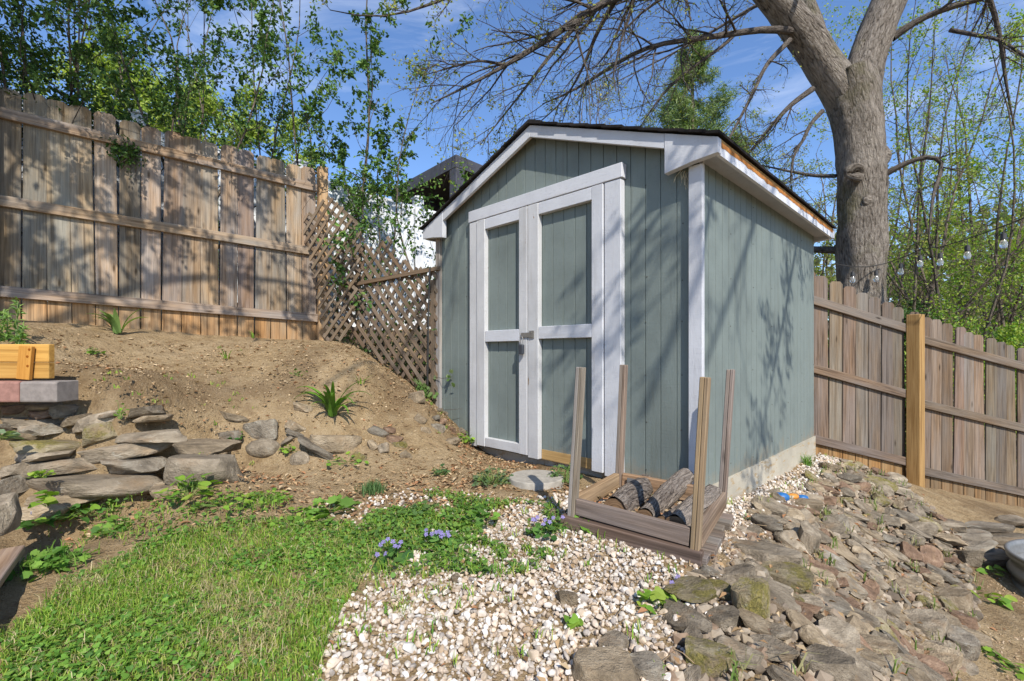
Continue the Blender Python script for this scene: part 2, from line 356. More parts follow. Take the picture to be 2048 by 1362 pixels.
def zg(x, y):
    x = np.atleast_1d(np.asarray(x, float)); y = np.atleast_1d(np.asarray(y, float)); out = np.empty(x.shape); sh = x.shape; x = x.ravel(); y = y.ravel(); o = np.empty(len(x))
    for i in range(0, len(x), 20000):
        xx = x[i:i + 20000]; yy = y[i:i + 20000]
        d = (xx[:, None] - K[None, :, 0]) ** 2 + (yy[:, None] - K[None, :, 1]) ** 2
        o[i:i + 20000] = _phi(d) @ _w[:_n] + _w[_n] + _w[_n + 1] * xx + _w[_n + 2] * yy
    r = np.hypot(x, y - 4); far = np.clip(-.13 * x, -2.6, 1.6) + .3; m = smooth(6, 12, r)
    return (o * (1 - m) + far * m).reshape(sh)
def zg1(x, y): return float(zg(x, y)[0])
def hits(pts):
    """where the lines of sight through photograph pixels meet the ground"""
    pts = np.asarray(pts, float); a = (pts[:, 0] - CX) / F; b = (pts[:, 1] - HY) / F
    ys = np.linspace(.7, 7, 260); X = a[:, None] * ys; D = (H - b[:, None] * ys) - zg(X, np.broadcast_to(ys, X.shape))
    i = np.argmax(D < 0, axis=1); i = np.where((D < 0).any(1), np.maximum(i, 1), len(ys) - 1); r = np.arange(len(pts))
    d0, d1 = D[r, i - 1], D[r, i]; f = np.clip(d0 / (d0 - d1 + 1e-12), 0, 1); Y = ys[i - 1] + f * (ys[i] - ys[i - 1])
    return np.stack([a * Y, Y, H - b * Y], 1)
def hit(px, py): return hits([(px, py)])[0]
def inpoly(x, y, poly):
    c = np.zeros(x.shape, bool); n = len(poly)
    for i in range(n):
        x0, y0 = poly[i][:2]; x1, y1 = poly[i - 1][:2]
        t = (y0 > y) != (y1 > y); c ^= t & (x < (x1 - x0) * (y - y0) / (y1 - y0 + 1e-15) + x0)
    return c
def fbm(x, y, s, o=4):
    v = np.zeros(x.shape); r = np.random.default_rng(int(s * 1000) + 3); a = 1
    for i in range(o):
        for j in range(3):
            t = r.uniform(0, 6.28); k = s * 2 ** i * r.uniform(.7, 1.3); v += a / 3 * np.sin((x * math.cos(t) + y * math.sin(t)) * k + r.uniform(0, 6.28) + 1.3 * np.sin((y * math.cos(t) - x * math.sin(t)) * k * .6))
        a *= .55
    return v
def scatter(poly, dens, z=True):
    p = np.asarray(poly)[:, :2]; lo, hi = p.min(0), p.max(0); N = int(dens * np.prod(hi - lo)); q = rng.uniform(lo, hi, (N, 2)); q = q[inpoly(q[:, 0], q[:, 1], p)]
    return np.column_stack([q, zg(q[:, 0], q[:, 1])])

def axis(lo, hi, st, far, n): 
    c = np.arange(lo, hi + st / 2, st); e = np.cumsum(np.geomspace(st * 1.4, far / 5, n)); return np.concatenate([lo - e[::-1], c, hi + e])
gx = axis(-5, 6.2, .035, 160, 26); gy = axis(.5, 7, .035, 160, 26)
GX, GY = np.meshgrid(gx, gy); GZ = zg(GX, GY)
near = np.exp(-np.maximum(np.hypot(GX, GY - 3) - 6, 0)); LAWNP = hits([(60,1240),(120,1170),(300,1085),(450,1050),(600,1040),(720,1050),(790,1110),(1100,1010),(1300,1100),(1300,1400),(0,1400),(0,1290)])
near = near * np.where(inpoly(GX, GY, LAWNP), .08, 1.)
GZ = GZ + near * (.013 * fbm(GX, GY, 5.0, 4) + .0065 * fbm(GX, GY, 27., 2))
WALLP = hits([(-120,800),(110,806),(330,822),(470,868),(475,965),(300,1000),(-120,1015)]); wm = np.zeros(GX.shape)
for dx in (-.09, -.03, .03, .09):
    for dy in (-.09, -.03, .03, .09): wm += inpoly(GX + dx, GY + dy, WALLP) / 16
GZ = GZ - .13 * wm
mb = MB(); V = np.stack([GX, GY, GZ], -1).reshape(-1, 3); ny, nx = GX.shape
i = np.arange(ny - 1)[:, None] * nx + np.arange(nx - 1)[None]; mb.add(V, np.stack([i, i + 1, i + nx + 1, i + nx], -1).reshape(-1, 4))
k = NT('soil'); g = k.attr('gc', 'Vector')
n1 = k.noise(g, 1.1, 9, .66, .3); n2 = k.noise(g, 9, 8, .72); n3 = k.noise(g, 60, 4, .7); st = k.noise(k.map(g, (2.2, 6, 3)), 2, 7, .7, .5)
c = k.ramp(n2, [(.3, (.24, .155, .08)), (.48, (.41, .285, .15)), (.7, (.54, .40, .235))])
c = k.mix(c, (.20, .125, .065), k.ramp(st, [(.55, 0.), (.7, .5)]))
c = k.mix(c, (.50, .37, .22), k.ramp(n1, [(.45, 0.), (.65, .5)]))
pt = k.noise(k.map(g, (1, 1, 1), (7, 3, 0)), .8, 6, .6, .6); c = k.mix(c, (.155, .10, .055), k.ramp(pt, [(.5, 0.), (.64, .55)]))
c = k.mix(c, (.13, .085, .05), k.ramp(k.vor(g, 34), [(.08, .8), (.2, 0.)]))
c = k.mix(c, (.56, .45, .31), k.ramp(k.vor(k.map(g, (1, 1, 1), (3, 5, 1)), 52), [(.09, .8), (.17, 0.)]))
hh = k.math('ADD', k.math('MULTIPLY', n2, 1.), k.math('MULTIPLY', n3, .45))
soil = k.out(c, .95, k.bump(hh, 1., .07), .1)
ground = mb.build('ground', soil, smooth=True); tag(ground, 'bare tan soil sloping up to the fences', kind='structure')

# ------------------------------------------------------------------ shed
shed = thing('shed', 'sage green garden shed with white trim and double doors', 'shed', SP(1.22, 1.25, .1))
ZB, ZT = .22, 2.10; OV, FV = .14, .09; SL = .385; ZA = 2.673       # siding foot and wall top, overhangs, slope, top of the rake at the ridge
def ztop(u): return ZA - .03 - SL * np.abs(u - 1.22)
def strips(mb, lo, hi, fn, zb, zt, pitch=.1017, gw=.007, gd=.006, off=.03):
    """grooved siding: fn(a, depth, z) places a point; zt(a) gives the top"""
    xs = [(lo, 0.)]; a = lo + off
    while a < hi - gw:
        xs += [(a - gw / 2, 0.), (a - gw / 2 + .0015, -gd), (a + gw / 2 - .0015, -gd), (a + gw / 2, 0.)]; a += pitch
    if not callable(zt): q = zt; zt = lambda a: q
    if lo < 1.22 < hi: xs.append((1.22, 0.))
    xs.append((hi, 0.)); xs.sort(key=lambda t: t[0]); o = goff(); V = []; G = []
    for a, d in xs:
        for z in (zb, zt(a)): V.append(fn(a, d, z)); G.append(o + (z, a, d))
    n = len(xs); mb.add(V, [(2 * i, 2 * i + 2, 2 * i + 3, 2 * i + 1) for i in range(n - 1)], G)
mb = MB(); strips(mb, 0, UR, lambda a, d, z: SP(a, -d, z), ZB - .005, lambda a: min(ztop(a), 9)); 
for a in (.10, .33, 2.05, 2.40):
    for z in np.arange(.3, 2.05, .29): box(mb, SP(a + rng.normal(0, .004), -.001, z + rng.normal(0, .02)), (VV, UU, ZZ), (.003, .006, .006), (.45, .35, .28))
mb.build('front_wall', M_GREEN, shed)
mb = MB(); strips(mb, 0, VS, lambda a, d, z: SP(-d, a, z), ZB - .003, ZT + .02)
for a in np.arange(.03, VS, .4068):
    for z in np.arange(.3, 2.05, .29): box(mb, SP(-.001, a + .03 + rng.normal(0, .004), z + rng.normal(0, .02)), (UU, VV, ZZ), (.003, .006, .006), (.45, .35, .28))
mb.build('side_wall', M_GREEN, shed)
mb = MB(); strips(mb, 0, VS, lambda a, d, z: SP(UR + d, a, z), ZB, ZT + .02); strips(mb, 0, UR, lambda a, d, z: SP(a, VS + d, z), ZB, lambda a: ztop(a)); mb.build('rear_wall', M_GREEN, shed)
def sbox(mb, u0, u1, v0, v1, z0, z1, grain='z', col=(1, 1, 1)):
    c = SP((u0 + u1) / 2, (v0 + v1) / 2, (z0 + z1) / 2); s = dict(u=(UU, abs(u1 - u0)), v=(VV, abs(v1 - v0)), z=(ZZ, abs(z1 - z0)))
    o = {'z': 'zuv', 'u': 'uzv', 'v': 'vzu'}[grain]; box(mb, c, [s[q][0] for q in o], [s[q][1] for q in o], col)
mb = MB(); sbox(mb, -.012, UR + .01, .03, VS + .012, -.2, ZB, 'v', (.78, .74, .66)); mb.build('foundation', paint('limewashed_base', (.64, .60, .52), (.50, .385, .25), .55, .56), shed)
# roof deck and shingles, both slopes
mb = MB()
for sg in (0, 1):
    f = (lambda u: u) if sg == 0 else (lambda u: 2.44 - u)
    pts = [(f(1.22), ZA), (f(-OV), ZA - SL * (1.22 + OV)), (f(-OV), ZA - SL * (1.22 + OV) - .03), (f(1.22), ZA - .03)]
    prism(mb, pts, SP(0, -FV + .027, 0), UU, ZZ, VV, VS + 2 * FV - .054, grain=1)
mb.build('roof_deck', M_YPOST, shed)
mb = MB()
for sg in (0, 1):
    f = (lambda u: u) if sg == 0 else (lambda u: 2.44 - u)
    for i in range(11):
        a = 1.22 - i * .1285; b = max(a - .15, -OV - .02)
        for j in range(9):
            v0 = -FV - .022 + j * (VS + 2 * FV + .044) / 9 + rng.uniform(-.008, .0); v1 = v0 + (VS + 2 * FV + .044) / 9 - .004; lift = rng.uniform(0, .006)
            za, zb_ = ZA - SL * (1.22 - a), ZA - SL * (1.22 - b); t = .012
            prism(mb, [(f(a), za + .004), (f(b), zb_ + .008 + lift), (f(b), zb_ + .024 + lift), (f(a), za + .006 + t)], SP(0, v0, 0), UU, ZZ, VV, v1 - v0, np.array((.028, .024, .022)) * rng.uniform(.6, 1.4))
    prism(mb, [(f(1.22), ZA + .012), (f(1.10), ZA - .03), (f(1.10), ZA - .012), (f(1.22), ZA + .032)], SP(0, -FV - .02, 0), UU, ZZ, VV, VS + 2 * FV + .04, (.03, .027, .025))
mb.build('shingles', M_SHINGLE, shed)
def rake(name, f, v, mat, t=.025):
    mb = MB(); z = lambda u, d: ZA - SL * abs(u - 1.22) - d
    prism(mb, [(f(1.22), z(1.22, .002)), (f(.165), z(.165, .002)), (f(.165), z(.165, .088)), (f(1.22), z(1.22, .088))], SP(0, v, 0), UU, ZZ, VV, t, grain=1)
    mb.build(name, mat, shed, bevel=.002)
    mb = MB(); prism(mb, [(f(.162), z(.162, .002)), (f(-OV - .003), z(-OV, .002)), (f(-OV - .003), 2.065), (f(.0), 2.055), (f(.162), 2.03)], SP(0, v - .003, 0), UU, ZZ, VV, t + .02, grain=1)
    mb.build('cornice_return', mat, shed, bevel=.002)
for f in (lambda u: u, lambda u: 2.44 - u): rake('rake_board', f, -FV, M_WHITE); rake('rake_board', f, VS + FV - .025, M_WHITE)
for f in (lambda u: u, lambda u: 2.44 - u):
    mb = MB(); c = SP(f(-OV + .011), VS / 2, 2.1); box(mb, SP(f(-OV + .011), VS / 2, 2.097), (VV, ZZ, UU), (VS + 2 * FV - .06, .072, .02)); fa = mb.build('fascia', M_RUSTY, shed)
    mb = MB(); xs = np.linspace(-FV + .04, VS + FV - .04, 90); dp = np.array([.012 + .012 * (1 + mnoise.noise(Vector((x * 6, 3, 0)))) + .018 * max(0, mnoise.noise(Vector((x * 15, 9, 1)))) for x in xs])
    for sgn in (1,): V = [SP(f(-OV - .0005), x, z) for x, d_ in zip(xs, dp) for z in (2.134, 2.134 - d_)]; mb.add(V, [(2 * i, 2 * i + 2, 2 * i + 3, 2 * i + 1) for i in range(89)])
    mb.build('peeled_strip', wood('peeled_wood', (.48, .20, .05), (.22, .09, .03), None, 0, 1, .3, False), fa)
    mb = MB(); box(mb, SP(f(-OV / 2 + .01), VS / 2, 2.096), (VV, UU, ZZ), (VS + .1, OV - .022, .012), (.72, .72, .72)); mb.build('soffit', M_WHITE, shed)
# corner boards
mb = MB(); sbox(mb, -.033, .045, -.036, -.002, .19, 2.055); sbox(mb, -.026, -.002, -.0015, .012, .19, 2.08); mb.build('corner_trim', M_WHITE, shed, bevel=.002)
mb = MB(); sbox(mb, UR - .035, UR + .03, -.03, -.002, .26, 2.06, col=(.9, .95, 1)); mb.build('corner_trim', wood('bare_trim', (.45, .37, .29), (.22, .165, .12), (.42, .38, .35), .8), shed, bevel=.002)
# door surround
uR, uL = fu(1250), fu(948); d0, d1 = fu(1217) + .004, fu(963) - .004
mb = MB(); sbox(mb, uR - .012, uL + .008, -.056, -.002, 2.104, 2.197, 'u'); mb.build('door_header', M_WHITE, shed, bevel=.003)
mb = MB(); sbox(mb, uR, d0 - .006, -.05, -.002, .205, 2.101); mb.build('door_jamb', M_WHITE, shed, bevel=.003)
mb = MB(); sbox(mb, d1 + .006, uL, -.05, -.002, .22, 2.101); mb.build('door_jamb', M_CHIP, shed, bevel=.003)
um = fu(1065.5)
def door(u0, u1, s0, s1, label, bottom, zr):
    mb = MB(); strips(mb, u0 + .004, u1 - .004, lambda a, d, z: SP(a, -.014 - d, z), .235 if bottom else .222, 2.09, .1, off=.055)
    d = mb.build('door', M_GREEN, shed); tag(d, label)
    m = M_WHITE if not bottom else M_CHIP
    for nm, a, b, mm in (('stile', u0, s0, M_CHIP if bottom else M_WHITE), ('stile', s1, u1, M_CHIP)):
        mb = MB(); sbox(mb, a + .002, b, -.058, -.0145, .222 if not bottom else .235, 2.098); mb.build(nm, mm, d, bevel=.003)
    for nm, z0, z1 in [('rail', 2.012, 2.097), ('rail', zr - .09, zr)] + ([('rail', .237, .31)] if bottom else []):
        mb = MB(); sbox(mb, s0 + .001, s1 - .001, -.056, -.0145, z0, z1, 'u'); mb.build(nm, M_CHIP if bottom and z0 < 1 else M_WHITE, d, bevel=.003)
    if not bottom:
        mb = MB(); sbox(mb, s0 + .001, s1 - .001, -.021, -.0148, .222, .292, 'u'); mb.build('bottom_strip', wood('bare_plywood', (.47, .30, .12), (.28, .16, .06), None, 0, 1, .2), d)
    return d
rd = door(d0, um - .003, fu(1193), fu(1087), 'right door with bare plywood strip at its foot', False, 1.193)
ld = door(um + .003, d1, fu(1048), fu(980), 'left door with chipped white bottom rail', True, 1.181)
mb = MB(); a = SP(fu(1077), -.064, 1.135); b = SP(fu(1054), -.064, 1.135); board(mb, a, b, ZZ, .034, .006, (.55, .5, .45)); sbox(mb, fu(1079), fu(1070), -.066, -.0585, 1.11, 1.165, col=(.6, .55, .5))
for q in (1.122, 1.152): box(mb, SP(fu(1075), -.069, q), (VV, UU, ZZ), (.006, .008, .008), (.3, .28, .25))
mb.build('hasp', metal('worn_steel', (.42, .40, .36), .45, .8), shed)
ul = fu(1058); c0 = SP(ul, -.082, 1.085)
pl = thing('padlock', 'small black padlock hanging from the shed door hasp', 'padlock', c0 - ZZ * .07)
mb = MB(); prism(mb, [(-.017, -.075), (.017, -.075), (.020, -.068), (.020, -.008), (.015, 0), (-.015, 0), (-.020, -.008), (-.020, -.068)], SP(ul, -.096, 1.065), UU, ZZ, VV, .026, (.045, .05, .06)); mb.build('lock_body', M_PLASTIC, pl, bevel=.003)
mb = MB(); t = np.linspace(0, math.pi, 9); P = np.array([SP(ul, -.083, 1.06) + UU * .013 * math.cos(x) + ZZ * (.045 + .018 * math.sin(x) if 0 < x < 3.1 else .0) for x in t]); P[0] = SP(ul + .013, -.083, 1.06); P[-1] = SP(ul - .013, -.083, 1.06)
tubes(mb, P, np.full(9, .0035), 8, (1, 1, 1)); mb.build('shackle', M_GALV, pl, smooth=True)
mb = MB()
st_ = [SP(.07, -.02, 2.03) + rng.normal(0, .012, 3) for _ in range(14)]
for p in st_: q = p + np.array([rng.normal(0, .02), rng.normal(0, .02), -rng.uniform(.03, .1)]); tubes(mb, np.array([p, (p + q) / 2 + rng.normal(0, .006, 3), q]), np.array([.0016, .0014, .0008]), 3, (.5, .42, .28))
tag(mb.build('straw_nest', colmat('straw', .9)), 'wisps of dry straw nest under the eave corner', 'nest')

# ------------------------------------------------------------------ wooden fences
def dogear(w, h, c): return [(-w / 2, 0), (w / 2, 0), (w / 2, h - c), (w / 2 - c, h), (-w / 2 + c, h), (-w / 2, h - c)]
def fence_run(parent, A, B, off, zf, h, mats, lowtint, drails, rw=.085, pw=.137, gap=.007, hj=.012, off2=-.003, seed=0, wear=.38):
    """pickets from A to B (x, y) on the far side of three rails that face the camera; zf(x, y) gives the foot"""
    A = np.array([*A, 0.]); B = np.array([*B, 0.]); d = unit(B - A); nrm = np.array([d[1], -d[0], 0]); L = np.linalg.norm(B - A)
    mb = MB(); n = int(L / (pw + gap)); zs = []
    for i in range(n):
        c = A + d * (i + .5) * (L / n); z = zf(c); zs.append(z); hh = h + rng.uniform(-hj, hj); w = L / n - gap * rng.uniform(.6, 1.6); t = tint(wear, .07); yaw = rng.normal(0, .008)
        e1 = unit(d + nrm * rng.normal(0, .02)); e2 = unit(ZZ + d * yaw); lo = drails[2] - .02
        prism(mb, [(-w / 2, -.06 - rng.uniform(0, .03)), (w / 2, -.06), (w / 2, lo), (-w / 2, lo)], c + ZZ * z - nrm * .018, e1, e2, nrm, .017, np.array(lowtint) * rng.uniform(.9, 1.1))
        cr = .028; prism(mb, [(x, y + lo) for x, y in dogear(w, hh - lo, cr)], c + ZZ * z - nrm * .018, e1, e2, nrm, .017, t)
    p = mb.build('board_panel', mats[0], parent, bevel=.003)
    za, zb = zf(A + d * .1), zf(B - d * .1)
    for dz in drails:
        mb = MB(); P = A + d * .0 + ZZ * (za + dz) + nrm * .018; Q = B + ZZ * (zb + dz) + nrm * .018
        board(mb, P, Q, ZZ, rw, .034, tint(.08)); mb.build('rail', mats[0], parent, bevel=.003)
    return d, nrm
def post(parent, p, z0, z1, w, mat, col=(1, 1, 1), ang=0, cap=False):
    mb = MB(); e1 = np.array([math.cos(ang), math.sin(ang), 0]); e2 = np.cross(ZZ, e1)
    box(mb, (p[0], p[1], (z0 + z1) / 2), (ZZ, e1, e2), (z1 - z0, w, w), col)
    return mb.build('post', mat, parent, bevel=.005)
lf = thing('wooden_fence', 'weathered cedar board fence at the top of the bare slope', 'fence', (-3, 4.5, 1.2))
A, B = np.array([-4.02, 3.69]), np.array([-2.09, 5.10])
zl = lambda c: np.interp(c[0], [-6.0, -4.0, -2.05], [1.36, 1.225, 1.105])
d, nrm = fence_run(lf, A, B, 0, zl, 1.86, [M_CEDAR], (1.25, 1.02, .72), [1.65, .965, .26])
FA, FB, FD, FN = A, B, d, nrm
fence_run(lf, A - d[:2] * 2.42, A - d[:2] * .05, 0, zl, 1.86, [M_CEDAR], (1.25, 1.02, .72), [1.65, .965, .26])
post(lf, A - d[:2] * 2.46 + nrm[:2] * .03, 1.0, 3.3, .095, M_POST, (.85, .82, .8), math.atan2(d[1], d[0]))
ang = math.atan2(d[1], d[0])
post(lf, B + d[:2] * .05 + nrm[:2] * .02, .8, 2.99, .095, M_POST, ang=ang)
post(lf, A - d[:2] * .02 + nrm[:2] * .03, .9, 3.22, .095, M_POST, (.85, .82, .8), ang)
# the bottom-right fence, two bays
rf = thing('wooden_fence', 'grey brown dog eared fence stepping downhill right of the shed', 'fence', (4.2, 5, -.4))
dR = np.array([.985, .174]); R0 = np.array([3.02, 4.82])
zr_ = lambda c: np.interp(c[0], [3.0, 4.2, 5.3, 6.5, 8.6], [.0, -.39, -.68, -.95, -1.2])
s1 = (4.17 - R0[0]) / dR[0]; P1 = R0 + dR * s1
fence_run(rf, R0 - dR * .25, P1, 0, zr_, 1.83, [M_FENCE2], (1.5, 1.2, .72), [1.60, .91, .20], seed=1, wear=.3)
fence_run(rf, P1 + dR * .012, P1 + dR * 1.9, 0, zr_, 1.83, [M_FENCE2], (1.15, 1.0, .72), [1.59, .91, .20], seed=2, wear=.3)
nR = np.array([dR[1], -dR[0]])
P2 = P1 + dR * 1.93; fence_run(rf, P2 + dR * .012, P2 + dR * 2.3, 0, zr_, 1.83, [M_FENCE2], (1.15, 1.0, .72), [1.59, .91, .20], wear=.3)
post(rf, P2 + nR * .075, -1.2, 1.05, .118, M_YPOST, ang=math.atan2(dR[1], dR[0]) + .2)
post(rf, P1 + dR * .02 + nR * .075, -.9, 1.40, .118, M_YPOST, ang=math.atan2(dR[1], dR[0]) + .35)

# ------------------------------------------------------------------ white vinyl fence beyond
wf = thing('vinyl_fence', 'tall white vinyl privacy fence behind the bushes', 'fence', (-2.5, 5.6, 1.3))
a0, a1 = np.array([-4.9, 3.80]), np.array([-1.285, 6.5]); dv = unit(np.r_[a1 - a0, 0]); nv = np.array([dv[1], -dv[0], 0]); Lv = np.linalg.norm(a1 - a0)
zt0, zt1 = 3.42, 3.05
nb = 3
for b in range(nb + 1):
    s0 = b * Lv / nb; s1 = (b + 1) * Lv / nb if b < nb else s0 + 1.9
    if b < nb + 1:
        mb = MB(); m = int((s1 - s0) / .155)
        for i in range(m):
            s = s0 + .07 + (i + .5) * (s1 - s0 - .14) / m; f = s / Lv; z1 = zt0 + (zt1 - zt0) * f; w = (s1 - s0 - .14) / m - .004
            sag = -.035 * math.sin(math.pi * (i + .5) / m)
            prism(mb, [(-w / 2, 0), (w / 2, 0), (w / 2, 1.75 + sag), (-w / 2, 1.75 + sag)], np.r_[a0, 0] + dv * s + ZZ * (z1 - 1.80), dv, ZZ, nv, .02, (.78, .80, .82))
        mb.build('vinyl_panel', M_VINYL, wf, bevel=.003)
        f0, f1 = s0 / Lv, s1 / Lv
        for dz in (-.05, -1.7): mb = MB(); board(mb, np.r_[a0, 0] + dv * (s0 + .06) + ZZ * (zt0 + (zt1 - zt0) * f0 + dz - .03), np.r_[a0, 0] + dv * (s1 - .06) + ZZ * (zt0 + (zt1 - zt0) * f1 + dz - .03), ZZ, .05 if dz > -1 else .14, .045, (.80, .81, .83)); mb.build('vinyl_rail', M_VINYL, wf, bevel=.004)
    p = np.r_[a0, 0] + dv * s0; zt = zt0 + (zt1 - zt0) * s0 / Lv
    mb = MB(); box(mb, p + ZZ * (zt - .9), (ZZ, dv, nv), (1.9, .12, .12), (.8, .81, .83)); po = mb.build('post', M_VINYL, wf, bevel=.006)
    mb = MB(); q = p + ZZ * (zt + .051); w = .075
    V = [q + dv * x * w + nv * y * w for x, y in ((-1, -1), (1, -1), (1, 1), (-1, 1))]; V2 = [v + ZZ * .018 for v in V]
    mb.add(V + V2 + [q + ZZ * .055], [(3, 2, 1, 0), (0, 1, 5, 4), (1, 2, 6, 5), (2, 3, 7, 6), (3, 0, 4, 7), (4, 5, 8), (5, 6, 8), (6, 7, 8), (7, 4, 8)], None, (.8, .81, .83)); mb.build('post_cap', M_VINYL, po)

# ------------------------------------------------------------------ dark pergola beyond the white fence
pg = thing('pergola', 'charcoal flat roofed pergola rising behind the white fence', 'pergola', (-2.2, 9.8, 1.6))
c0 = W(912, 308, 9.); zt = c0[2]; e1 = unit(np.array([-.66, .75, 0])); e2 = unit(np.array([.66, .75, 0])); LA, LB = 2.6, 3.0
def pb(mb, a0, a1, b0, b1, z0, z1, col): box(mb, c0 * (1, 1, 0) + e1 * (a0 + a1) / 2 + e2 * (b0 + b1) / 2 + ZZ * (z0 + z1) / 2, (e1, e2, ZZ), (abs(a1 - a0), abs(b1 - b0), abs(z1 - z0)), col)
dk = (.075, .075, .088)
for nm, q in (('beam', (0, LA, 0, .1)), ('beam', (0, LA, LB - .1, LB)), ('beam', (0, .1, .101, LB - .101)), ('beam', (LA - .1, LA, .101, LB - .101))):
    mb = MB(); pb(mb, *q, zt - .24, zt, dk); mb.build(nm, M_DARK, pg, bevel=.006)
for a in (0.005, LA - .225):
    for b in (.005, LB - .225): mb = MB(); pb(mb, a, a + .22, b, b + .22, 1.1, zt - .242, dk); mb.build('post', M_DARK, pg, bevel=.006)
mb = MB()
for i in range(11): pb(mb, .12, LA - .12, .105 + i * .253, .357 + i * .253, zt - .10, zt - .06, (.06, .06, .07))
mb.build('louvre_roof', M_DARK, pg)
mb = MB(); pb(mb, .14, LA - .14, LB - .10, LB - .06, 1.1, zt - .243, (.045, .045, .05)); pb(mb, .03, .06, .14, LB - .14, 1.1, zt - .75, (.06, .06, .07)); pb(mb, LA - .08, LA - .04, .14, LB - .14, 1.1, zt - .243, (.03, .03, .035)); mb.build('shade_backing', M_DARK, pg)  # dark backing panels added so the pergola interior reads as shaded

# ------------------------------------------------------------------ lattice panels between fence post and shed
LP0 = np.array([-2.03, 5.03, 0]); LP1 = SP(UR + .035, -.03, 0) * (1, 1, 0); le = unit(LP1 - LP0); ln = np.array([le[1], -le[0], 0])
def onlat(px, py, off=0.):
    r = np.array([(px - CX) / F, 1, -(py - HY) / F]); o = np.array([0, 0, H]); q = LP0 + ln * off; t = np.dot(q - o, ln) / np.dot(r, ln); p = o + r * t; return np.array([np.dot(p - LP0, le), p[2]])
def lattice(mb, poly, off, pitch, w, angs, cols, ph=(0, 0)):
    poly = np.array(poly); c = poly.mean(0)
    for lay, (an, col) in enumerate(zip(angs, cols)):
        dd = np.array([math.cos(an), math.sin(an)]); nn = np.array([-dd[1], dd[0]]); pr = (poly - c) @ nn
        for s in np.arange(math.floor(pr.min() / pitch), math.ceil(pr.max() / pitch) + 1) * pitch + ph[lay]:
            ts = []
            for i in range(len(poly)):
                a, b = poly[i - 1], poly[i]; da, db = (a - c) @ nn - s, (b - c) @ nn - s
                if (da < 0) != (db < 0): x = a + (b - a) * da / (da - db); ts.append((x - c) @ dd)
            ts.sort()
            for a, b in zip(ts[::2], ts[1::2]):
                if b - a < .07: continue
                a += rng.uniform(-.02, .025); b += rng.uniform(-.025, .02)
                p, q = [c + nn * s + dd * t for t in (a, b)]; o = off + lay * .0095 + rng.uniform(0, .001)
                board(mb, LP0 + le * p[0] + ZZ * p[1] + ln * o, LP0 + le * q[0] + ZZ * q[1] + ln * o, le * nn[0] + ZZ * nn[1], w, .008, np.array(col) * tint(.16, .04))
la = thing('lattice_panel', 'pale grey lattice offcut leaning against the fence post', 'lattice', LP0 + le * .15 + ZZ * 1.1)
mb = MB(); pa = [onlat(*q, .085) for q in ((600, 440), (655, 392), (690, 418), (726, 462), (715, 560), (704, 655), (668, 690), (648, 690), (628, 560))]
lattice(mb, pa, .07, .088, .034, (math.radians(-38), math.radians(47)), ((.9, .86, .82), (1.2, 1.15, 1.08))); mb.build('lattice_slats', M_LATT, la)
lb_ = thing('lattice_panel', 'brown sagging lattice screen joined to the shed corner', 'lattice', LP0 + le * .9 + ZZ * .8)
mb = MB(); pb_ = [onlat(*q) for q in ((676, 500), (705, 478), (748, 500), (778, 470), (800, 520), (876, 545), (878, 806), (850, 785), (780, 735), (700, 672), (684, 590))]
lattice(mb, pb_, 0, .083, .034, (math.radians(52), math.radians(-50)), ((.75, .70, .66), (.95, .88, .82)), (.02, .01)); mb.build('lattice_slats', M_LATT, lb_)
mb = MB(); a, b = onlat(688, 573, .03), onlat(880, 536, .03); board(mb, LP0 + le * a[0] + ZZ * a[1] + ln * .033, LP0 + le * b[0] + ZZ * b[1] + ln * .033, ZZ, .036, .02, (.8, .7, .6)); mb.build('top_rail', M_LATT, lb_, bevel=.002)
mb = MB(); p = LP1 - le * .02; box(mb, (p[0], p[1], 1.13), (ZZ, le, ln), (1.1, .032, .032), (.75, .68, .6)); mb.build('end_post', M_LATT, lb_, bevel=.002)
mb = MB(); a, b = onlat(861, 535, .045), onlat(858, 640, .045); a2 = onlat(857, 790, .04); P = np.array([LP0 + le * q[0] + ZZ * q[1] + ln * .055 for q in (a, b, a2)]); tubes(mb, P, np.array([.009, .009, .009]), 6, (.6, .6, .6)); tag(mb.build('garden_stake', M_IRON, smooth=True), 'thin black metal stake standing in front of the lattice', 'stake')
# ------------------------------------------------------------------ stones
def rock(seed, flat=.5, round_=False, sub=3, slab=False):
    r = np.random.default_rng(seed); bm = bmesh.new(); bmesh.ops.create_icosphere(bm, subdivisions=sub, radius=1); 
    V = np.array([v.co[:] for v in bm.verts]); Fc = np.array([[v.index for v in f.verts] for f in bm.faces]); bm.free()
    if not round_:
        for i in range(9):
            a = i / 9 * 6.283 + r.uniform(-.3, .3); n = unit([math.cos(a), math.sin(a), r.normal(0, .28)]); dd = r.uniform(.6, .92)
            V -= np.maximum(V @ n - dd, 0)[:, None] * n
        for sg in (1, -1):
            n = unit([r.normal(0, .14), r.normal(0, .14), sg]); dd = r.uniform(.42, .62) if not slab else r.uniform(.2, .3); V -= np.maximum(V @ n - dd, 0)[:, None] * n
        for i in range(3 if not slab else 0):
            n = unit(r.normal(size=3)); V -= np.maximum(V @ n - r.uniform(.7, .85), 0)[:, None] * n
    for j in range(len(V)):
        p = Vector(V[j] * 1.3 + seed * 7.7); V[j] *= 1 + (.02 if slab else .10 if not round_ else .06) * mnoise.noise(p) + (.03 if slab else .06) * mnoise.noise(p * 2.7)
        V[j, 2] += (.02 if slab else .035) * mnoise.noise(p * (3 if slab else 5))
    s = np.abs(V).max(0); V = V / s * .5
    m = MB(); m.add(V, Fc, V * (1, 1, flat) + r.uniform(-20, 20, 3)); return m
ROCKS = []
for i in range(22):
    me = rock(i + 1).mesh('stone_shape', M_STONES[0], True, 32); ROCKS.append(me)
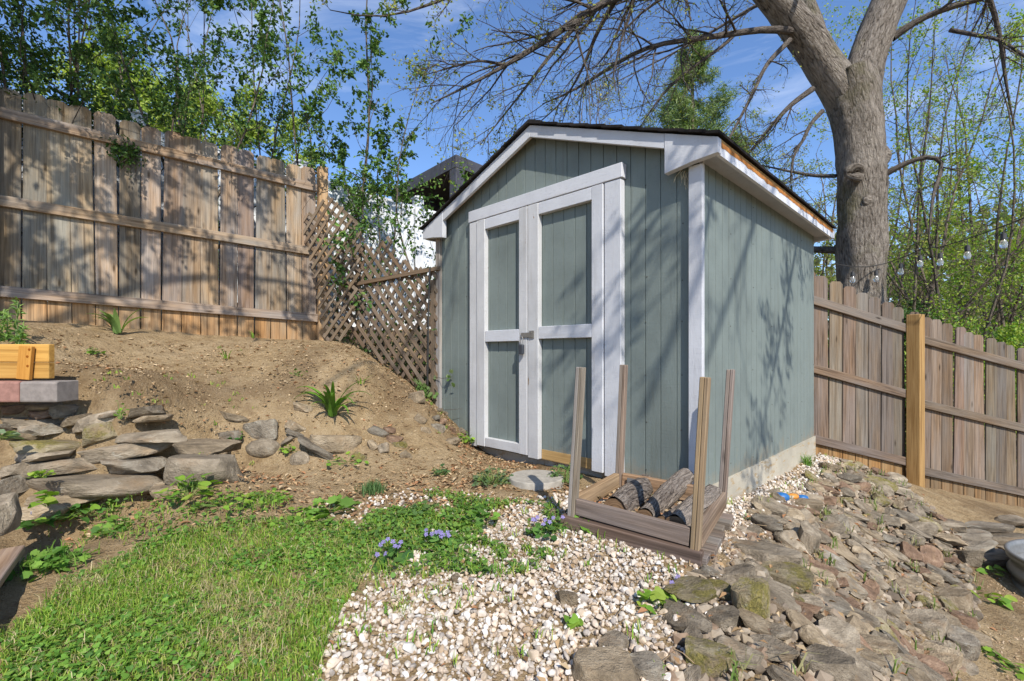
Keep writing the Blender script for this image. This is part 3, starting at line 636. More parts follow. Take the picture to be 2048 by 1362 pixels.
SLABS = [rock(200 + i, slab=True).mesh('stone_shape', M_STONES[0], True, 24) for i in range(22)]
ROUND = [rock(100 + i, round_=True).mesh('stone_shape', M_STONES[0], True, 40) for i in range(3)]
VARM = {}
def rmesh(i, tone, rnd=False):
    src = (SLABS if rnd == 'slab' else ROUND if rnd else ROCKS)[i % (3 if rnd is True else 22)]; key = (src.name, tone)
    if key not in VARM: me = src.copy(); me.materials.clear(); me.materials.append(M_STONES[tone]); VARM[key] = me
    return VARM[key]
from mathutils import Matrix
def put_stone(c, dims, ax, tone, label, group, i=None, rnd=False, name='stone'):
    o = bpy.data.objects.new(name, rmesh(rng.integers(0, 22) if i is None else i, tone, rnd)); COL.objects.link(o)
    x, y, z = [np.asarray(a, float) * d for a, d in zip(ax, dims)]
    o.matrix_world = Matrix(((x[0], y[0], z[0], c[0]), (x[1], y[1], z[1], c[1]), (x[2], y[2], z[2], c[2]), (0, 0, 0, 1)))
    return tag(o, label, 'stone', group)
def axes(tilt=0, yaw=0, pitch=0):
    x = np.array([math.cos(yaw), math.sin(yaw), 0]); y = np.array([-x[1], x[0], 0]); z = ZZ.copy()
    y, z = y * math.cos(pitch) + z * math.sin(pitch), z * math.cos(pitch) - y * math.sin(pitch)
    x, z = x * math.cos(tilt) + z * math.sin(tilt), z * math.cos(tilt) - x * math.sin(tilt)
    return x, y, z
TN = dict(g=0, t=1, r=2, m=3, s=4)
# stacked wall at the left: picture boxes (zoom frame), tone, tilt in degrees, label
LW = [((160,120,490,182),'t',2,'thin tan slab directly under the red and grey paver'), ((-60,125,170,218),'r',-6,'short brown stone under the paver at the left edge'), ((185,180,430,250),'r',0,'dark purple brown stone below the thin tan slab'),
 ((430,145,570,252),'g',14,'small blunt grey stone at the open end under the paver'), ((-60,240,440,328),'g',-5,'long grey slab in the third course below the paver'), ((60,310,480,402),'s',-2,'dark grey stone tucked under the long third course slab'),
 ((-80,310,62,365),'s',0,'rounded grey stone end at the left edge of the stacked wall'), ((-60,365,345,458),'t',-3,'pale pinkish tan slab in the middle of the stacked wall'), ((-20,465,690,562),'m',-4,'long rough mossy grey slab midway down the stacked wall'),
 ((-60,560,620,648),'g',3,'pale smooth long slab with a square end midway down the wall'), ((-60,655,260,790),'g',7,'wedge of pale slab at the left edge above the big bottom stone'), ((70,640,800,772),'g',6,'smooth grey slab tapering to the right above the big bottom stone'),
 ((830,620,1370,760),'s',3,'wavy blue grey slab above the right end of the big bottom stone'), ((620,480,1425,625),'g',7,'long straight tan grey slab rising to the right in the stacked wall'), ((830,390,1600,500),'g',2,'long flat slab highest in the right part of the stacked wall'),
 ((600,320,1030,495),'m',15,'yellow mossy stone leaning up to the right on the wall top'), ((530,250,990,392),'g',17,'thin slab leaning up to the right above the mossy stone'), ((480,230,780,332),'t',10,'layered tan stone at the back beside the paver'),
 ((780,205,1010,252),'g',4,'small thin sliver of stone half buried behind the wall'), ((1090,165,1350,238),'g',6,'small block lying on the bare soil above the wall'), ((1130,235,1440,298),'t',5,'thin stone just under the small block on the bare soil'),
 ((1430,480,2040,606),'t',-1,'wide pale lichen spotted slab set in the soil'), ((1370,620,2080,862),'g',-3,'big square faced slab with a dark scooped hollow at the wall end'), ((40,770,1310,965),'g',-2,'biggest long boulder slab along the bottom of the stacked wall'),
 ((110,950,830,1048),'t',5,'pale pointed slab under the biggest boulder slab'), ((-40,1050,520,1190),'t',6,'flat layered tan ledge stone level with the ground at left'), ((1280,850,1650,942),'t',4,'small pale pinkish stone at the foot of the square faced slab'), ((-90,790,110,960),'s',0,'dark shaded stone at the left edge beside the biggest slab')]
for i, ((x0, y0, x1, y1), tn, ti, lab) in enumerate(LW):
    p0x, p0y, p1x, p1y = x0 / 4.452, 780 + y0 / 4.452, x1 / 4.452, 780 + y1 / 4.452
    cy = (p0y + p1y) / 2; cx = (p0x + p1x) / 2
    Y = np.interp(cy, [800, 880, 1010, 1040], [2.82, 2.70, 2.52, 2.42])
    Y = min(Y + .05, hit(cx, cy + (p1y - cy) * .3)[1] + .01)
    w = (p1x - p0x) * Y / F; hgt = (p1y - p0y) * Y / F * 1.12; dp = min(.38, max(.24, w * .55))
    c = W(cx, cy, Y) + np.array([0, dp * .34, -.0])
    put_stone(c, (w * 1.06, dp, hgt * 1.08), axes(math.radians(ti), rng.normal(0, .05), rng.normal(0, .05)), TN[tn], lab, 'stones of the dry stacked wall', i)
MR = [((0,250,230,332),'t',-18,0,'flat pale slab half sunk in the soil right of the wall'), ((-20,395,180,480),'s',5,0,'blunt grey stone with green weed at its foot'), ((-60,480,65,612),'t',0,1,'rounded tan stone beside the green weed'), ((190,325,460,478),'s',8,0,'peaked grey stone with white spots on top of a round boulder'),
 ((215,470,470,612),'g',0,1,'broad rounded boulder under the peaked white spotted stone'), ((480,405,592,552),'g',-50,0,'upright narrow stone leaning beside the rounded boulder'), ((500,320,690,440),'t',-24,0,'jumbled brown stone at the back left of the daylily'), ((510,385,690,462),'s',-28,0,'thin dark slab tilted under the jumbled brown stone'),
 ((575,470,985,610),'s',-31,0,'long split grey slab slanting down to the right'), ((552,568,704,692),'g',0,1,'small round dark cobble in front of the slanting slab'), ((705,415,1100,558),'t',-8,0,'wide tan slab below the daylily'), ((1008,552,1172,690),'m',-30,0,'moss stained wedge stone in front of the wide tan slab'),
 ((1140,452,1275,592),'t',35,0,'rounded tan wedge leaning left of a grey one'), ((1215,492,1355,604),'g',28,0,'grey wedge leaning against the rounded tan wedge'), ((1158,365,1355,465),'s',-22,0,'dark blue grey slab on top of the two wedges'), ((1280,368,1405,432),'r',-15,0,'dark rusty stone behind the blue grey slab'),
 ((1345,488,1482,548),'m',0,0,'low mossy stone beside the blue grey slab'), ((1405,558,1532,642),'t',-24,0,'lone tan stone near the leaf litter in front of the shed'), ((1300,440,1440,500),'r',-10,0,'reddish flake lying against the blue grey slab'),
 ((1518,262,1652,362),'t',-36,0,'yellow tan stone at the left of the pile by the shed'), ((1478,85,1622,182),'t',-4,0,'flat pale stone below the lattice foot'), ((1648,275,1742,332),'s',20,0,'small grey stone at the top of the pile by the shed'), ((1690,298,1802,358),'r',18,0,'brown tilted stone in the middle of the pile by the shed'),
 ((1642,342,1782,408),'s',-12,0,'flat grey stone at the front of the pile by the shed'), ((1775,355,1872,422),'r',-32,0,'narrow brown stone slipping down the pile by the shed'), ((1848,308,1942,378),'t',-30,0,'tan stone of the pile touching the shed wall'), ((1868,372,1962,448),'g',-30,0,'smooth grey stone lowest in the pile by the white trim'),
 ((1678,222,1762,252),'s',0,0,'thin dark flake under the ivy by the shed corner'), ((1738,248,1832,288),'s',-15,0,'dark flake against the shed wall below the ivy'), ((1728,458,1892,518),'t',4,0,'flat tan stone before the weed at the white trim'), ((1568,368,1672,422),'t',-5,0,'pale stone half buried left of the shed pile'), ((560,185,732,248),'t',-8,0,'flat tan stone just left of the daylily')]
for i, ((x0, y0, x1, y1), tn, ti, rd_, lab) in enumerate(MR):
    p0x, p0y, p1x, p1y = 440 + x0 / 3.94, 760 + y0 / 3.94, 440 + x1 / 3.94, 760 + y1 / 3.94
    q = hit((p0x + p1x) / 2, (p0y + 2 * p1y) / 3); Y = q[1]; w = (p1x - p0x) * Y / F; hg = (p1y - p0y) * Y / F
    t = math.radians(ti); w2 = (w - hg * abs(math.sin(t)) * .7) / max(abs(math.cos(t)), .5) if abs(ti) > 12 else w
    h2 = hg if abs(ti) <= 12 else max(.04, (hg - w * abs(math.sin(t)) * .6)) * 1.1
    c = W((p0x + p1x) / 2, (p0y + p1y) / 2, Y + .01)
    put_stone(c, (w2 * 1.05, max(.09, w2 * .62), h2 * 1.15), axes(t, rng.normal(0, .15), -.12), TN[tn], lab, 'stones edging the bare slope', i + 3, bool(rd_))
# tumbled stone bank: sampled in plan
EDGE = hits([(1300,1375),(1370,1240),(1395,1150),(1440,1085),(1510,1030),(1570,990),(1640,950),(1720,935)])[:, :2]
TOE = hits([(1790,962),(1870,1020),(1925,1085),(1945,1150),(1955,1220),(1945,1300),(1925,1361)])[:, :2]
SCREE = list(EDGE) + list(TOE) + [np.array([1.55, 1.75]), np.array([.45, 1.1])]
sa = np.array(SCREE); lo, hi = sa.min(0), sa.max(0)
def seg_d(p, line):
    best = 9
    for a, b in zip(line[:-1], line[1:]): t = np.clip(np.dot(p - a, b - a) / np.dot(b - a, b - a), 0, 1); best = min(best, np.linalg.norm(p - a - (b - a) * t))
    return best
BIG = [((1212,1350),.20,.17,.06,'t',0,'big flat tan stone on the gravel at the bottom of the picture'), ((1226,1294),.10,.08,.04,'g',.3,'grey stone half under the gravel beside the big flat tan one'), ((1290,1350),.12,.10,.05,'s',-.3,'grey flat stone at the bottom edge right of the big tan one'),
 ((1135,1205),.085,.06,.045,'t',-.6,'single tan cobble lying in the white gravel'), ((912,1163),.04,.035,.03,'t',0,'small brown pebble stone standing out in the white gravel'), ((1105,1033),.06,.045,.045,'t',.2,'orange tan stone beside the left corner of the firewood rack'),
 ((1500,1228),.135,.12,.13,'m',.2,'stone capped with shaggy yellow moss'), ((1615,1100),.17,.13,.16,'g',.7,'tall rounded lichen stone standing on the bank'), ((1520,1122),.33,.15,.09,'g',-.35,'long thick slab at the top of the bank beside the gravel'), ((1569,1170),.21,.14,.09,'m',-.2,'lichen crusted slab below the long thick one'),
 ((1612,1014),.22,.13,.06,'t',-.6,'brown slab beside the blue toy'), ((1645,1004),.22,.12,.05,'r',-.6,'second brown slab right of the one by the blue toy'), ((1578,1022),.18,.09,.045,'r',-.5,'rust coloured thin slab in front of the blue toy'), ((1535,987),.18,.07,.03,'g',.1,'thin flat slab between the gravel and the shed foundation'),
 ((1750,960),.30,.13,.045,'g',-.35,'thin slab lying against the foot of the board fence'), ((1891,1201),.25,.19,.085,'t',-.3,'wide smooth slab overhanging the toe of the bank'), ((1852,1260),.23,.19,.09,'g',-.2,'broadest rounded slab near the toe of the bank'), ((1914,1300),.16,.16,.12,'s',-.5,'dark ended block stepping down at the bottom right of the bank'),
 ((1871,1328),.20,.17,.09,'t',-.2,'tan slab in front of the broadest rounded slab'), ((1936,1120),.23,.15,.11,'g',-.1,'blocky layered tan stone at the upper toe of the bank'), ((1824,1084),.15,.12,.08,'g',-.2,'plump grey stone near the top right of the bank'), ((1678,1056),.15,.13,.09,'s',.3,'smooth blue grey stone under the brown slabs'),
 ((1647,1342),.17,.14,.08,'g',.4,'wide flat slab at the bottom edge of the bank'), ((1414,1330),.15,.13,.08,'m',.5,'mossy sided slab near the bottom edge of the bank'), ((1475,1163),.15,.10,.06,'g',.1,'square grey stone bordering the gravel'), ((1442,1248),.11,.11,.06,'g',-.4,'smooth grey slab left of the moss capped stone'), ((1915,1243),.16,.13,.07,'r',-.4,'reddish brown slab next to the broadest rounded one')]
placed = []
for i, ((px, py), a, b, c, tn, yw, lab) in enumerate(BIG):
    q = hit(px, py); put_stone(q + ZZ * c * .28, (a, b, c * 1.25), axes(rng.normal(0, .08), yw, rng.normal(0, .08)), TN[tn], lab, 'stones of the tumbled bank' if i > 5 or i == 2 else 'loose stones on the gravel', i, 'slab' if i > 7 and i != 20 else False)
    placed.append((q[0], q[1], a * .42))
SZ = ('small', 'middling', 'large'); TNAME = {0: 'grey brown', 1: 'tan', 2: 'rusty brown', 3: 'mossy', 4: 'blue grey'}
RKX = [np.array(q) for q in ((.15, 2.3), (.6, 2.9), (1.34, 2.62), (.86, 1.82))]; tries = 0; nst = 0
while nst < 265 and tries < 30000:
    tries += 1; p = rng.uniform(lo, hi)
    if not inpoly(p[:1], p[1:], SCREE)[0] or inpoly(p[:1], p[1:], RKX)[0]: continue
    dist = math.hypot(*p); s = float(rng.choice([.07, .10, .135, .175], p=[.26, .36, .26, .12])); 
    if dist > 3: s *= 1.0
    if any((p[0] - x) ** 2 + (p[1] - y) ** 2 < (r + s * .25) ** 2 for x, y, r in placed): continue
    placed.append((*p, s * .31)); e = .04
    gxx = (zg1(p[0] + e, p[1]) - zg1(p[0] - e, p[1])) / (2 * e); gyy = (zg1(p[0], p[1] + e) - zg1(p[0], p[1] - e)) / (2 * e)
    yaw = rng.uniform(-1.2, 1.0); tn = int(rng.choice([0, 1, 2, 3, 4], p=[.45, .27, .11, .1, .07])); a, b, c = s * rng.uniform(1., 1.6), s * rng.uniform(.75, 1.05), s * rng.uniform(.17, .32)
    n = unit(np.array([-gxx * .55, -gyy * .55, 1]) + np.array([.0, -.2, 0]) + rng.normal(0, .22, 3)); x = np.array([math.cos(yaw), math.sin(yaw), 0]); x = unit(x - n * np.dot(x, n)); y = np.cross(n, x)
    de, dt = seg_d(p, EDGE), seg_d(p, TOE); zone = 'along the gravel edge' if de < .28 else ('at the toe by the bare soil' if dt < .3 else 'in the middle of the bank')
    depth = 'nearest the camera' if dist < 2.1 else ('halfway back' if dist < 3.2 else 'near the board fence')
    put_stone((p[0], p[1], zg1(*p) + c * .5 + .012), (a, b, c * 1.1), (x, y, n), tn, f"{SZ[0 if s < .08 else 1 if s < .13 else 2]} {TNAME[tn]} fieldstone {zone}, {depth}", 'stones of the tumbled bank', rnd='slab' if rng.uniform() < .8 else False); nst += 1
RW = [((1905,1055),.36,'g','slab'),((1985,1062),.42,'s','x'),((2040,1048),.3,'g',''),((1950,1078),.34,'s',''),((2020,1085),.46,'g',''),((1965,1100),.36,'s',''),((2050,1104),.4,'g',''),((1900,1085),.3,'t',''),((1990,1122),.4,'g','')]
RL = ['upper left slab of the low stack behind the metal tub', 'long dark slab in the low stack behind the metal tub', 'topmost slab at the right edge of the low stack', 'dark slab under the upper left one in the low stack', 'longest grey slab in the low stack behind the tub', 'dark lower slab in the low stack behind the tub', 'grey lower slab at the right edge of the low stack', 'tan block at the left end of the low stack', 'broad ledge at the foot of the low stack by the tub']
for i, ((px, py), w, tn, _) in enumerate(RW):
    q = hit(px, py + 8); put_stone(q + ZZ * .035 + np.array([0, .06, 0]), (w, .26, .075), axes(rng.normal(0, .05), rng.normal(.1, .08), -.1), TN[tn], RL[i], 'slabs of the low stack by the tub', i + 5)
# rubble between the stones
mb = MB(); q = scatter(SCREE, 1100); N = len(q)
ico = bmesh.new(); bmesh.ops.create_icosphere(ico, subdivisions=1, radius=1); IV = np.array([v.co[:] for v in ico.verts]); IF = np.array([[v.index for v in f.verts] for f in ico.faces]); ico.free()
ic2 = bmesh.new(); bmesh.ops.create_icosphere(ic2, subdivisions=2, radius=1); IV2 = np.array([v.co[:] for v in ic2.verts]); IF2 = np.array([[v.index for v in f.verts] for f in ic2.faces]); ic2.free()
def chips(mb, pos, size, pal, flat=(.55, .9), jit=.22, iv=IV, fc=IF, cjit=.15):
    N = len(pos); n, a, b = frames(N, (0, 0, 1), 1.2); m = len(iv)
    sx = size * rng.uniform(.8, 1.35, N); sy = size * rng.uniform(.65, 1., N); sz = size * rng.uniform(*flat, N)
    lowr = rng.normal(size=(N, 6, 3)); lowr /= np.linalg.norm(lowr, axis=2, keepdims=True)
    U = np.broadcast_to(iv, (N, m, 3)).copy()
    for t in range(6):
        d = lowr[:, t]; pr = (U * d[:, None]).sum(2); U -= np.maximum(pr - rng.uniform(.5, .85, (N, 1)), 0)[..., None] * d[:, None]
    U = U * (1 + rng.uniform(-jit, jit, (N, m, 1)) * .4)
    V = pos[:, None] + a[:, None] * U[..., :1] * sx[:, None, None] + b[:, None] * U[..., 1:2] * sy[:, None, None] + n[:, None] * U[..., 2:] * sz[:, None, None]
    Fq = (np.arange(N)[:, None, None] * m + fc[None]).reshape(-1, 3)
    mb.add(V.reshape(-1, 3), Fq, None, np.repeat(palette(N, pal, cjit), len(fc), 0))
chips(mb, q + ZZ * .005, rng.uniform(.008, .026, N) * np.where(rng.uniform(0, 1, N) < .2, 1.7, 1), [(.26, .20, .14), (.31, .24, .16), (.20, .155, .11), (.25, .17, .11), (.36, .29, .21)]); tag(mb.build('rubble', M_PEB), 'broken chips of stone between the tumbled stones', kind='stuff')

# ------------------------------------------------------------------ white gravel
GP = hits([(640,1370),(655,1290),(690,1215),(740,1170),(770,1115),(850,1085),(905,1060),(985,1035),(1060,1000),(1110,1000)]); 
GP = [p[:2] for p in GP] + [SP(.5, -.1, 0)[:2], SP(-.02, -.06, 0)[:2], SP(-.03, 1.2, 0)[:2], SP(-.03, 2.45, 0)[:2]] + [p[:2] for p in hits([(1700,915),(1740,935),(1660,975),(1590,1010),(1530,1050),(1470,1100),(1430,1170),(1410,1250),(1340,1340)])] + [np.array([.5, 1.05]), np.array([-.45, 1.05])]
def soft(q, poly, amt):
    j = q[:, :2] + rng.normal(0, amt, (len(q), 2)) + amt * .8 * np.stack([fbm(q[:, 0], q[:, 1], 6.), fbm(q[:, 1], q[:, 0], 7.)], 1)
    return q[inpoly(j[:, 0], j[:, 1], poly)]
PPAL = [tuple(x * y for x, y in zip(c, (1.04, 1.0, .95))) for c in [(.56, .50, .43), (.62, .575, .52), (.50, .41, .31), (.60, .54, .47), (.42, .32, .22), (.54, .45, .36), (.66, .64, .61), (.38, .34, .30), (.56, .46, .36), (.58, .53, .46)]]
mb = MB(); big = [p + (p - np.mean(GP, 0)) * .03 for p in GP]
bb = np.array(GP); q = rng.uniform(bb.min(0) - .3, bb.max(0) + .3, (74000, 2)); q = np.column_stack([q, zg(q[:, 0], q[:, 1])]); q = soft(q, GP, .055)
rackbox = None
dist = np.hypot(q[:, 0], q[:, 1]); thin = fbm(q[:, 0], q[:, 1], 3.3); WZ0 = [p[:2] for p in hits([(620,1050),(700,1000),(820,985),(990,1005),(1110,1010),(1125,1060),(1080,1120),(1010,1150),(900,1150),(800,1170),(740,1180)])]; keep = rng.uniform(0, 1, len(q)) < np.where(inpoly(q[:, 0], q[:, 1], WZ0), .45, np.clip(1.0 + .5 * thin, .5, 1)); q = q[keep]; dist = dist[keep]
sz = np.where(dist < 2.2, rng.uniform(.0065, .0135, len(q)), rng.uniform(.008, .015, len(q))) * np.where(rng.uniform(0, 1, len(q)) < .06, 1.5, 1)
nr = dist < 1.75
chips(mb, q[nr] + ZZ * (sz[nr] * .25 + rng.uniform(0, .012, nr.sum()))[:, None], sz[nr], PPAL, iv=IV2, fc=IF2, jit=.14)
chips(mb, q[~nr] + ZZ * (sz[~nr] * .25 + rng.uniform(0, .012, (~nr).sum()))[:, None], sz[~nr], PPAL)
u = scatter(GP, 5200); u = soft(u, GP, .04); chips(mb, u + ZZ * .002, rng.uniform(.004, .009, len(u)), [(.50, .43, .34), (.44, .35, .26), (.56, .50, .44), (.36, .28, .20)])
# strays toward the lawn and the step
SP_ = [p[:2] for p in hits([(520,1060),(640,1010),(820,975),(1000,985),(1120,1010),(1000,1060),(850,1100),(740,1180),(680,1230),(600,1120)])]
s = np.vstack([scatter(SP_, 800), scatter([p[:2] for p in hits([(560,1200),(640,1120),(760,1130),(700,1230),(660,1370),(560,1370)])], 260)]); z = rng.uniform(.006, .015, len(s)); chips(mb, s + ZZ * .002, z, PPAL)
tag(mb.build('gravel', M_PEB, smooth=True, sharp=22), 'white and pinkish crushed marble gravel', kind='stuff')
# clods and leaf litter
DP = [p[:2] for p in hits([(0,830),(110,800),(115,700),(30,650),(620,682),(700,690),(880,810),(950,890),(1120,960),(1000,990),(700,1000),(470,1000),(330,900)])]
mb = MB(); s = scatter(DP, 900); z = rng.uniform(.002, .009, len(s)) * np.where(rng.uniform(0, 1, len(s)) < .03, 2, 1); chips(mb, s + ZZ * .001, z, [(.42, .29, .16), (.34, .23, .12), (.50, .37, .22), (.24, .16, .09)])
s2 = scatter([p[:2] for p in hits([(1900,1060),(2048,1120),(2060,1370),(1930,1370),(1950,1150)])] , 900); chips(mb, s2 + ZZ * .001, rng.uniform(.003, .009, len(s2)), [(.42, .29, .17), (.34, .23, .13), (.5, .38, .25)])
tag(mb.build('soil_clods', M_PEB), 'crumbly clods lying on the bare soil', kind='stuff')
LP = [p[:2] for p in hits([(430,985),(560,950),(800,900),(940,885),(1130,950),(1180,990),(1040,1040),(860,1060),(640,1060),(380,1080),(120,1100),(140,1040)])]
RKP = [np.array(p) for p in ((.28, 2.3), (.62, 2.72), (1.06, 2.48), (.76, 1.98))]
mb = MB(); s = np.vstack([scatter(LP, 1100), scatter(DP, 330), scatter(GP, 60) + ZZ * .012, scatter(RKP, 1400) + ZZ * .06, scatter(SCREE, 90) + ZZ * .04, scatter([p[:2] for p in hits([(1900,1100),(2050,1150),(2050,1370),(1930,1370)])], 160)])
leaves(mb, s + ZZ * .006, rng.uniform(.012, .042, len(s)), [(.33, .20, .10), (.42, .28, .15), (.22, .13, .07), (.48, .36, .22), (.36, .18, .09)], .55, w=2.2, fold=.18); 
a = rng.uniform(0, 6.28, 500); b = np.vstack([scatter(LP, 300)[:330], scatter(DP, 12), scatter(GP, 45) + ZZ * .014])[:500]; n_ = len(b); a = a[:n_]; L_ = rng.uniform(.03, .14, n_); dd = np.stack([np.cos(a), np.sin(a), 0 * a], 1) * L_[:, None]
tubes(mb, np.stack([b + ZZ * .006, b + dd * .5 + ZZ * .012, b + dd + ZZ * .006], 1), np.full((n_, 3), .0014), 3, (.40, .28, .16))
tag(mb.build('leaf_litter', leafmat('dry_leaf', .8, .15, .1)), 'dry brown leaves and twigs littering the ground', kind='stuff')

# ------------------------------------------------------------------ firewood rack, logs, stepping stone
rk = {'FR': (W(1391, 1100, 1.924), W(1411, 754, 1.924)), 'FL': (W(1145, 1032, 2.241), W(1162, 735, 2.241)), 'BR': (W(1444, 1014, 2.42), W(1462, 739, 2.42)), 'BL': (W(1238, 975, 2.684), W(1248, 729, 2.684))}
cen = sum(v[0] for v in rk.values()) / 4
rack = thing('firewood_rack', 'low weathered wooden rack with four upright posts holding logs', 'rack', cen)
ex = unit((rk['FR'][0] - rk['FL'][0]) * (1, 1, 0)); ey = np.array([-ex[1], ex[0], 0.])
for nm, (a, b) in rk.items():
    mb = MB(); a = a - ZZ * .0; t = (1.15, .95, .68) if nm == 'FR' else (1, 1, 1)
    l = unit(b - a); w = unit(ex - l * np.dot(ex, l)); tt = np.cross(l, w)
    for s, ww in ((-.0095, .018), (.0090, .0175)): 
        c = (a + b) / 2 + w * s; box(mb, c, (l, w, tt), (np.linalg.norm(b - a) + rng.uniform(-.004, .004), ww, .042 + s * .1), np.array(t) * tint(.1))
    mb.build('post', M_RACK, rack, bevel=.003)
B = {n: v[0] for n, v in rk.items()}
def rail(a, b, z0, z1, t, o, col=(1, 1, 1)):
    mb = MB(); zc = (z0 + z1) / 2; board(mb, a + ZZ * zc + o, b + ZZ * zc + o, ZZ, z1 - z0, t, col); mb.build('rail', M_RACK, rack, bevel=.003)
rail(B['FL'] + ex * .021, B['FR'] - ex * .021, .012, .088, .026, -ey * .0, (.8, .75, .75))
rail(B['FL'] - ex * .045, B['FR'] + ex * .03, -.052, .006, .05, -ey * .015, (.62, .55, .55))
rail(B['BL'] + ex * .021, B['BR'] - ex * .021, .0, .085, .034, ey * 0, (1.3, 1.05, .8))
rail(B['FL'] + ey * .023, B['BL'] - ey * .023, .005, .085, .034, -ex * .005, (1.4, 1.15, .8))
rail(B['FR'] + ey * .023, B['BR'] - ey * .023, .005, .085, .034, ex * .005, (1, .9, .8))
for i in range(7):
    f = (i + .3) / 7; mb = MB(); a = B['FL'] * (1 - f) + B['BL'] * f; b = B['FR'] * (1 - f) + B['BR'] * f; e = rng.uniform(.045, .065)
    board(mb, a - ZZ * .034, b + ex * e - ZZ * .034, ey, .078, .028, tint(.15) * .85); mb.build('base_slat', M_RACK, rack, bevel=.003)
mb = MB(); a = B['BL'] + ex * .06 + ZZ * .045 - ey * .03; board(mb, a, a + ex * .1, ZZ, .05, .008, (1, 1, 1)); board(mb, a - ZZ * .02, a + ex * .1 - ZZ * .02, ey, .05, .008); mb.build('bracket', M_GALV, rack)
def log(p, q, r, lab, bend=.02, light=1., knob=0):
    t = thing('log', lab, 'log', (p + q) / 2, 'logs in the rack'); n = 13; f = np.linspace(0, 1, n)[:, None]; d = unit(q - p); s = np.cross(d, ZZ)
    P = p * (1 - f) + q * f + s * bend * np.sin(f * 3.1) + ZZ * bend * .5 * np.sin(f * 4)
    R = r * (1 + .10 * np.sin(f[:, 0] * 5 + r * 99)) * np.linspace(1.05, .93, n); mb = MB(); tubes(mb, P, R, 20, np.array((1, 1, 1)) * light, False, .16); mb.build('bark', M_LOG, t, True)
    for e, dd in ((0, -d), (n - 1, d)):
        mb = MB(); u = unit(np.cross(dd, ZZ)); v = np.cross(dd, u); th = np.linspace(0, 2 * math.pi, 24, endpoint=False); rr = R[e] * .93
        V = [P[e] + dd * .003 + rr * (1 + .06 * math.sin(3 * x + r * 50)) * (u * math.cos(x) + v * math.sin(x)) for x in th]; V.append(P[e] + dd * .006)
        G = [(math.cos(x) * .02, math.sin(x) * .02, rr * 3) for x in th] + [(0, 0, 0)]; mb.add(V, [(i, (i + 1) % 24, 24) for i in range(24)], G, (.8, .75, .7)); mb.build('cut_end', M_LOGEND, t)
gz = cen[2]
log(W(1232, 1020, 2.30), W(1290, 962, 2.72), .062, 'thick forked grey log at the left of the rack', .03)
log(W(1290, 1035, 2.19), W(1370, 962, 2.58), .046, 'thinner log with a pale peeled top in the middle of the rack', -.015, 1.0)
log(W(1352, 1052, 2.06), W(1425, 985, 2.40), .052, 'round log against the right rail of the rack', .01, .8)
log(W(1325, 1045, 2.12), W(1385, 1000, 2.42), .03, 'slim dark branch between two logs in the rack', .02, .6)
log(W(1330, 985, 2.50), W(1376, 950, 2.60), .042, 'pale barkless log leaning on the back rail by the shed corner', .0, 1.9)
q = hit(1072, 965)
mb = MB(); n = 40; th = np.linspace(0, 2 * math.pi, n, endpoint=False); R = .172
prof = [(R * .99, -.1), (R, .025), (R * .985, .036), (R * .955, .04)]
V = []; 
for r_, z in prof: V += [q + np.array([r_ * math.cos(x), r_ * math.sin(x), z]) * (1, 1, 1) for x in th]
fs = [(i * n + j, i * n + (j + 1) % n, (i + 1) * n + (j + 1) % n, (i + 1) * n + j) for i in range(3) for j in range(n)] + [tuple(3 * n + j for j in range(n))]
mb.add(V, fs, None, (.36, .325, .27)); tag(mb.build('stepping_stone', M_CONC, smooth=True, sharp=30), 'round grey concrete stepping stone before the shed doors', 'stepping stone')

# ------------------------------------------------------------------ raised bed, paver, step, tub, toy
bd = thing('raised_bed', 'orange stained timber raised bed on a paver at left', 'planter', (-3., 2.9, .95))
X1 = (97 - CX) / F * 2.75; ex_, ey_ = np.array([1., 0, 0]), np.array([0, 1., 0])
for z, h, t in ((.898, .094, (.92, .9, .9)), (.999, .104, (1.08, 1.05, 1.0))):
    mb = MB(); board(mb, (-4.0, 2.77, z), (X1, 2.77, z), ZZ, h, .04, t); mb.build('front_board', M_ORANGE, bd, bevel=.004)
mb = MB(); a = W(54, 692, 2.73); b = W(48, 759, 2.73); board(mb, a, b, ex_, .075, .024, (1, .86, .7)); cl = mb.build('batten', M_ORANGE, bd, bevel=.003)
for q in ((58, 699), (54, 713), (54.5, 732)): mb = MB(); p = W(*q, 2.716); prism(mb, [(.007 * math.cos(x), .007 * math.sin(x)) for x in np.linspace(0, 6.28, 8, endpoint=False)], p, ex_, ZZ, ey_, .006, (.55, .3, .1)); mb.build('screw_head', M_ORANGE, cl)
mb = MB(); X2 = (113 - CX) / F * 2.68; XM = (38 - CX) / F * 2.68
za, zb2 = H - (763 - HY) / F * 2.68, H - (805 - HY) / F * 2.68
def chamfer(mb, x0, x1, y0, y1, z0, z1, col): prism(mb, [(y0 + .006, z0), (y1, z0), (y1, z1), (y0 + .012, z1), (y0, z1 - .008), (y0, z0 + .006)], (x0, 0, 0), ey_, ZZ, ex_, x1 - x0, col)
chamfer(mb, XM + .002, X2, 2.68, 2.82, zb2, za, (.25, .215, .19)); tag(mb.build('paver_block', M_CONC, bevel=.006), 'rough grey concrete paver under the orange bed corner', 'paver')
mb = MB(); chamfer(mb, XM - .4, XM - .004, 2.682, 2.82, zb2, za, (.31, .165, .13)); tag(mb.build('paver_block', M_CONC, bevel=.006), 'reddish concrete paver at the left edge under the orange bed', 'paver')
stp = thing('wooden_step', 'low brown plank step on the lawn at the left edge', 'step', (-2.2, 1.7, .12))
A1, A2 = W(55, 1088, 1.95), W(-4, 1172, 1.60); dl = unit((A2 - A1) * (1, 1, 0)); dn = np.array([dl[1], -dl[0], 0.]); dn = dn if dn[0] < 0 else -dn; zt = A1[2]
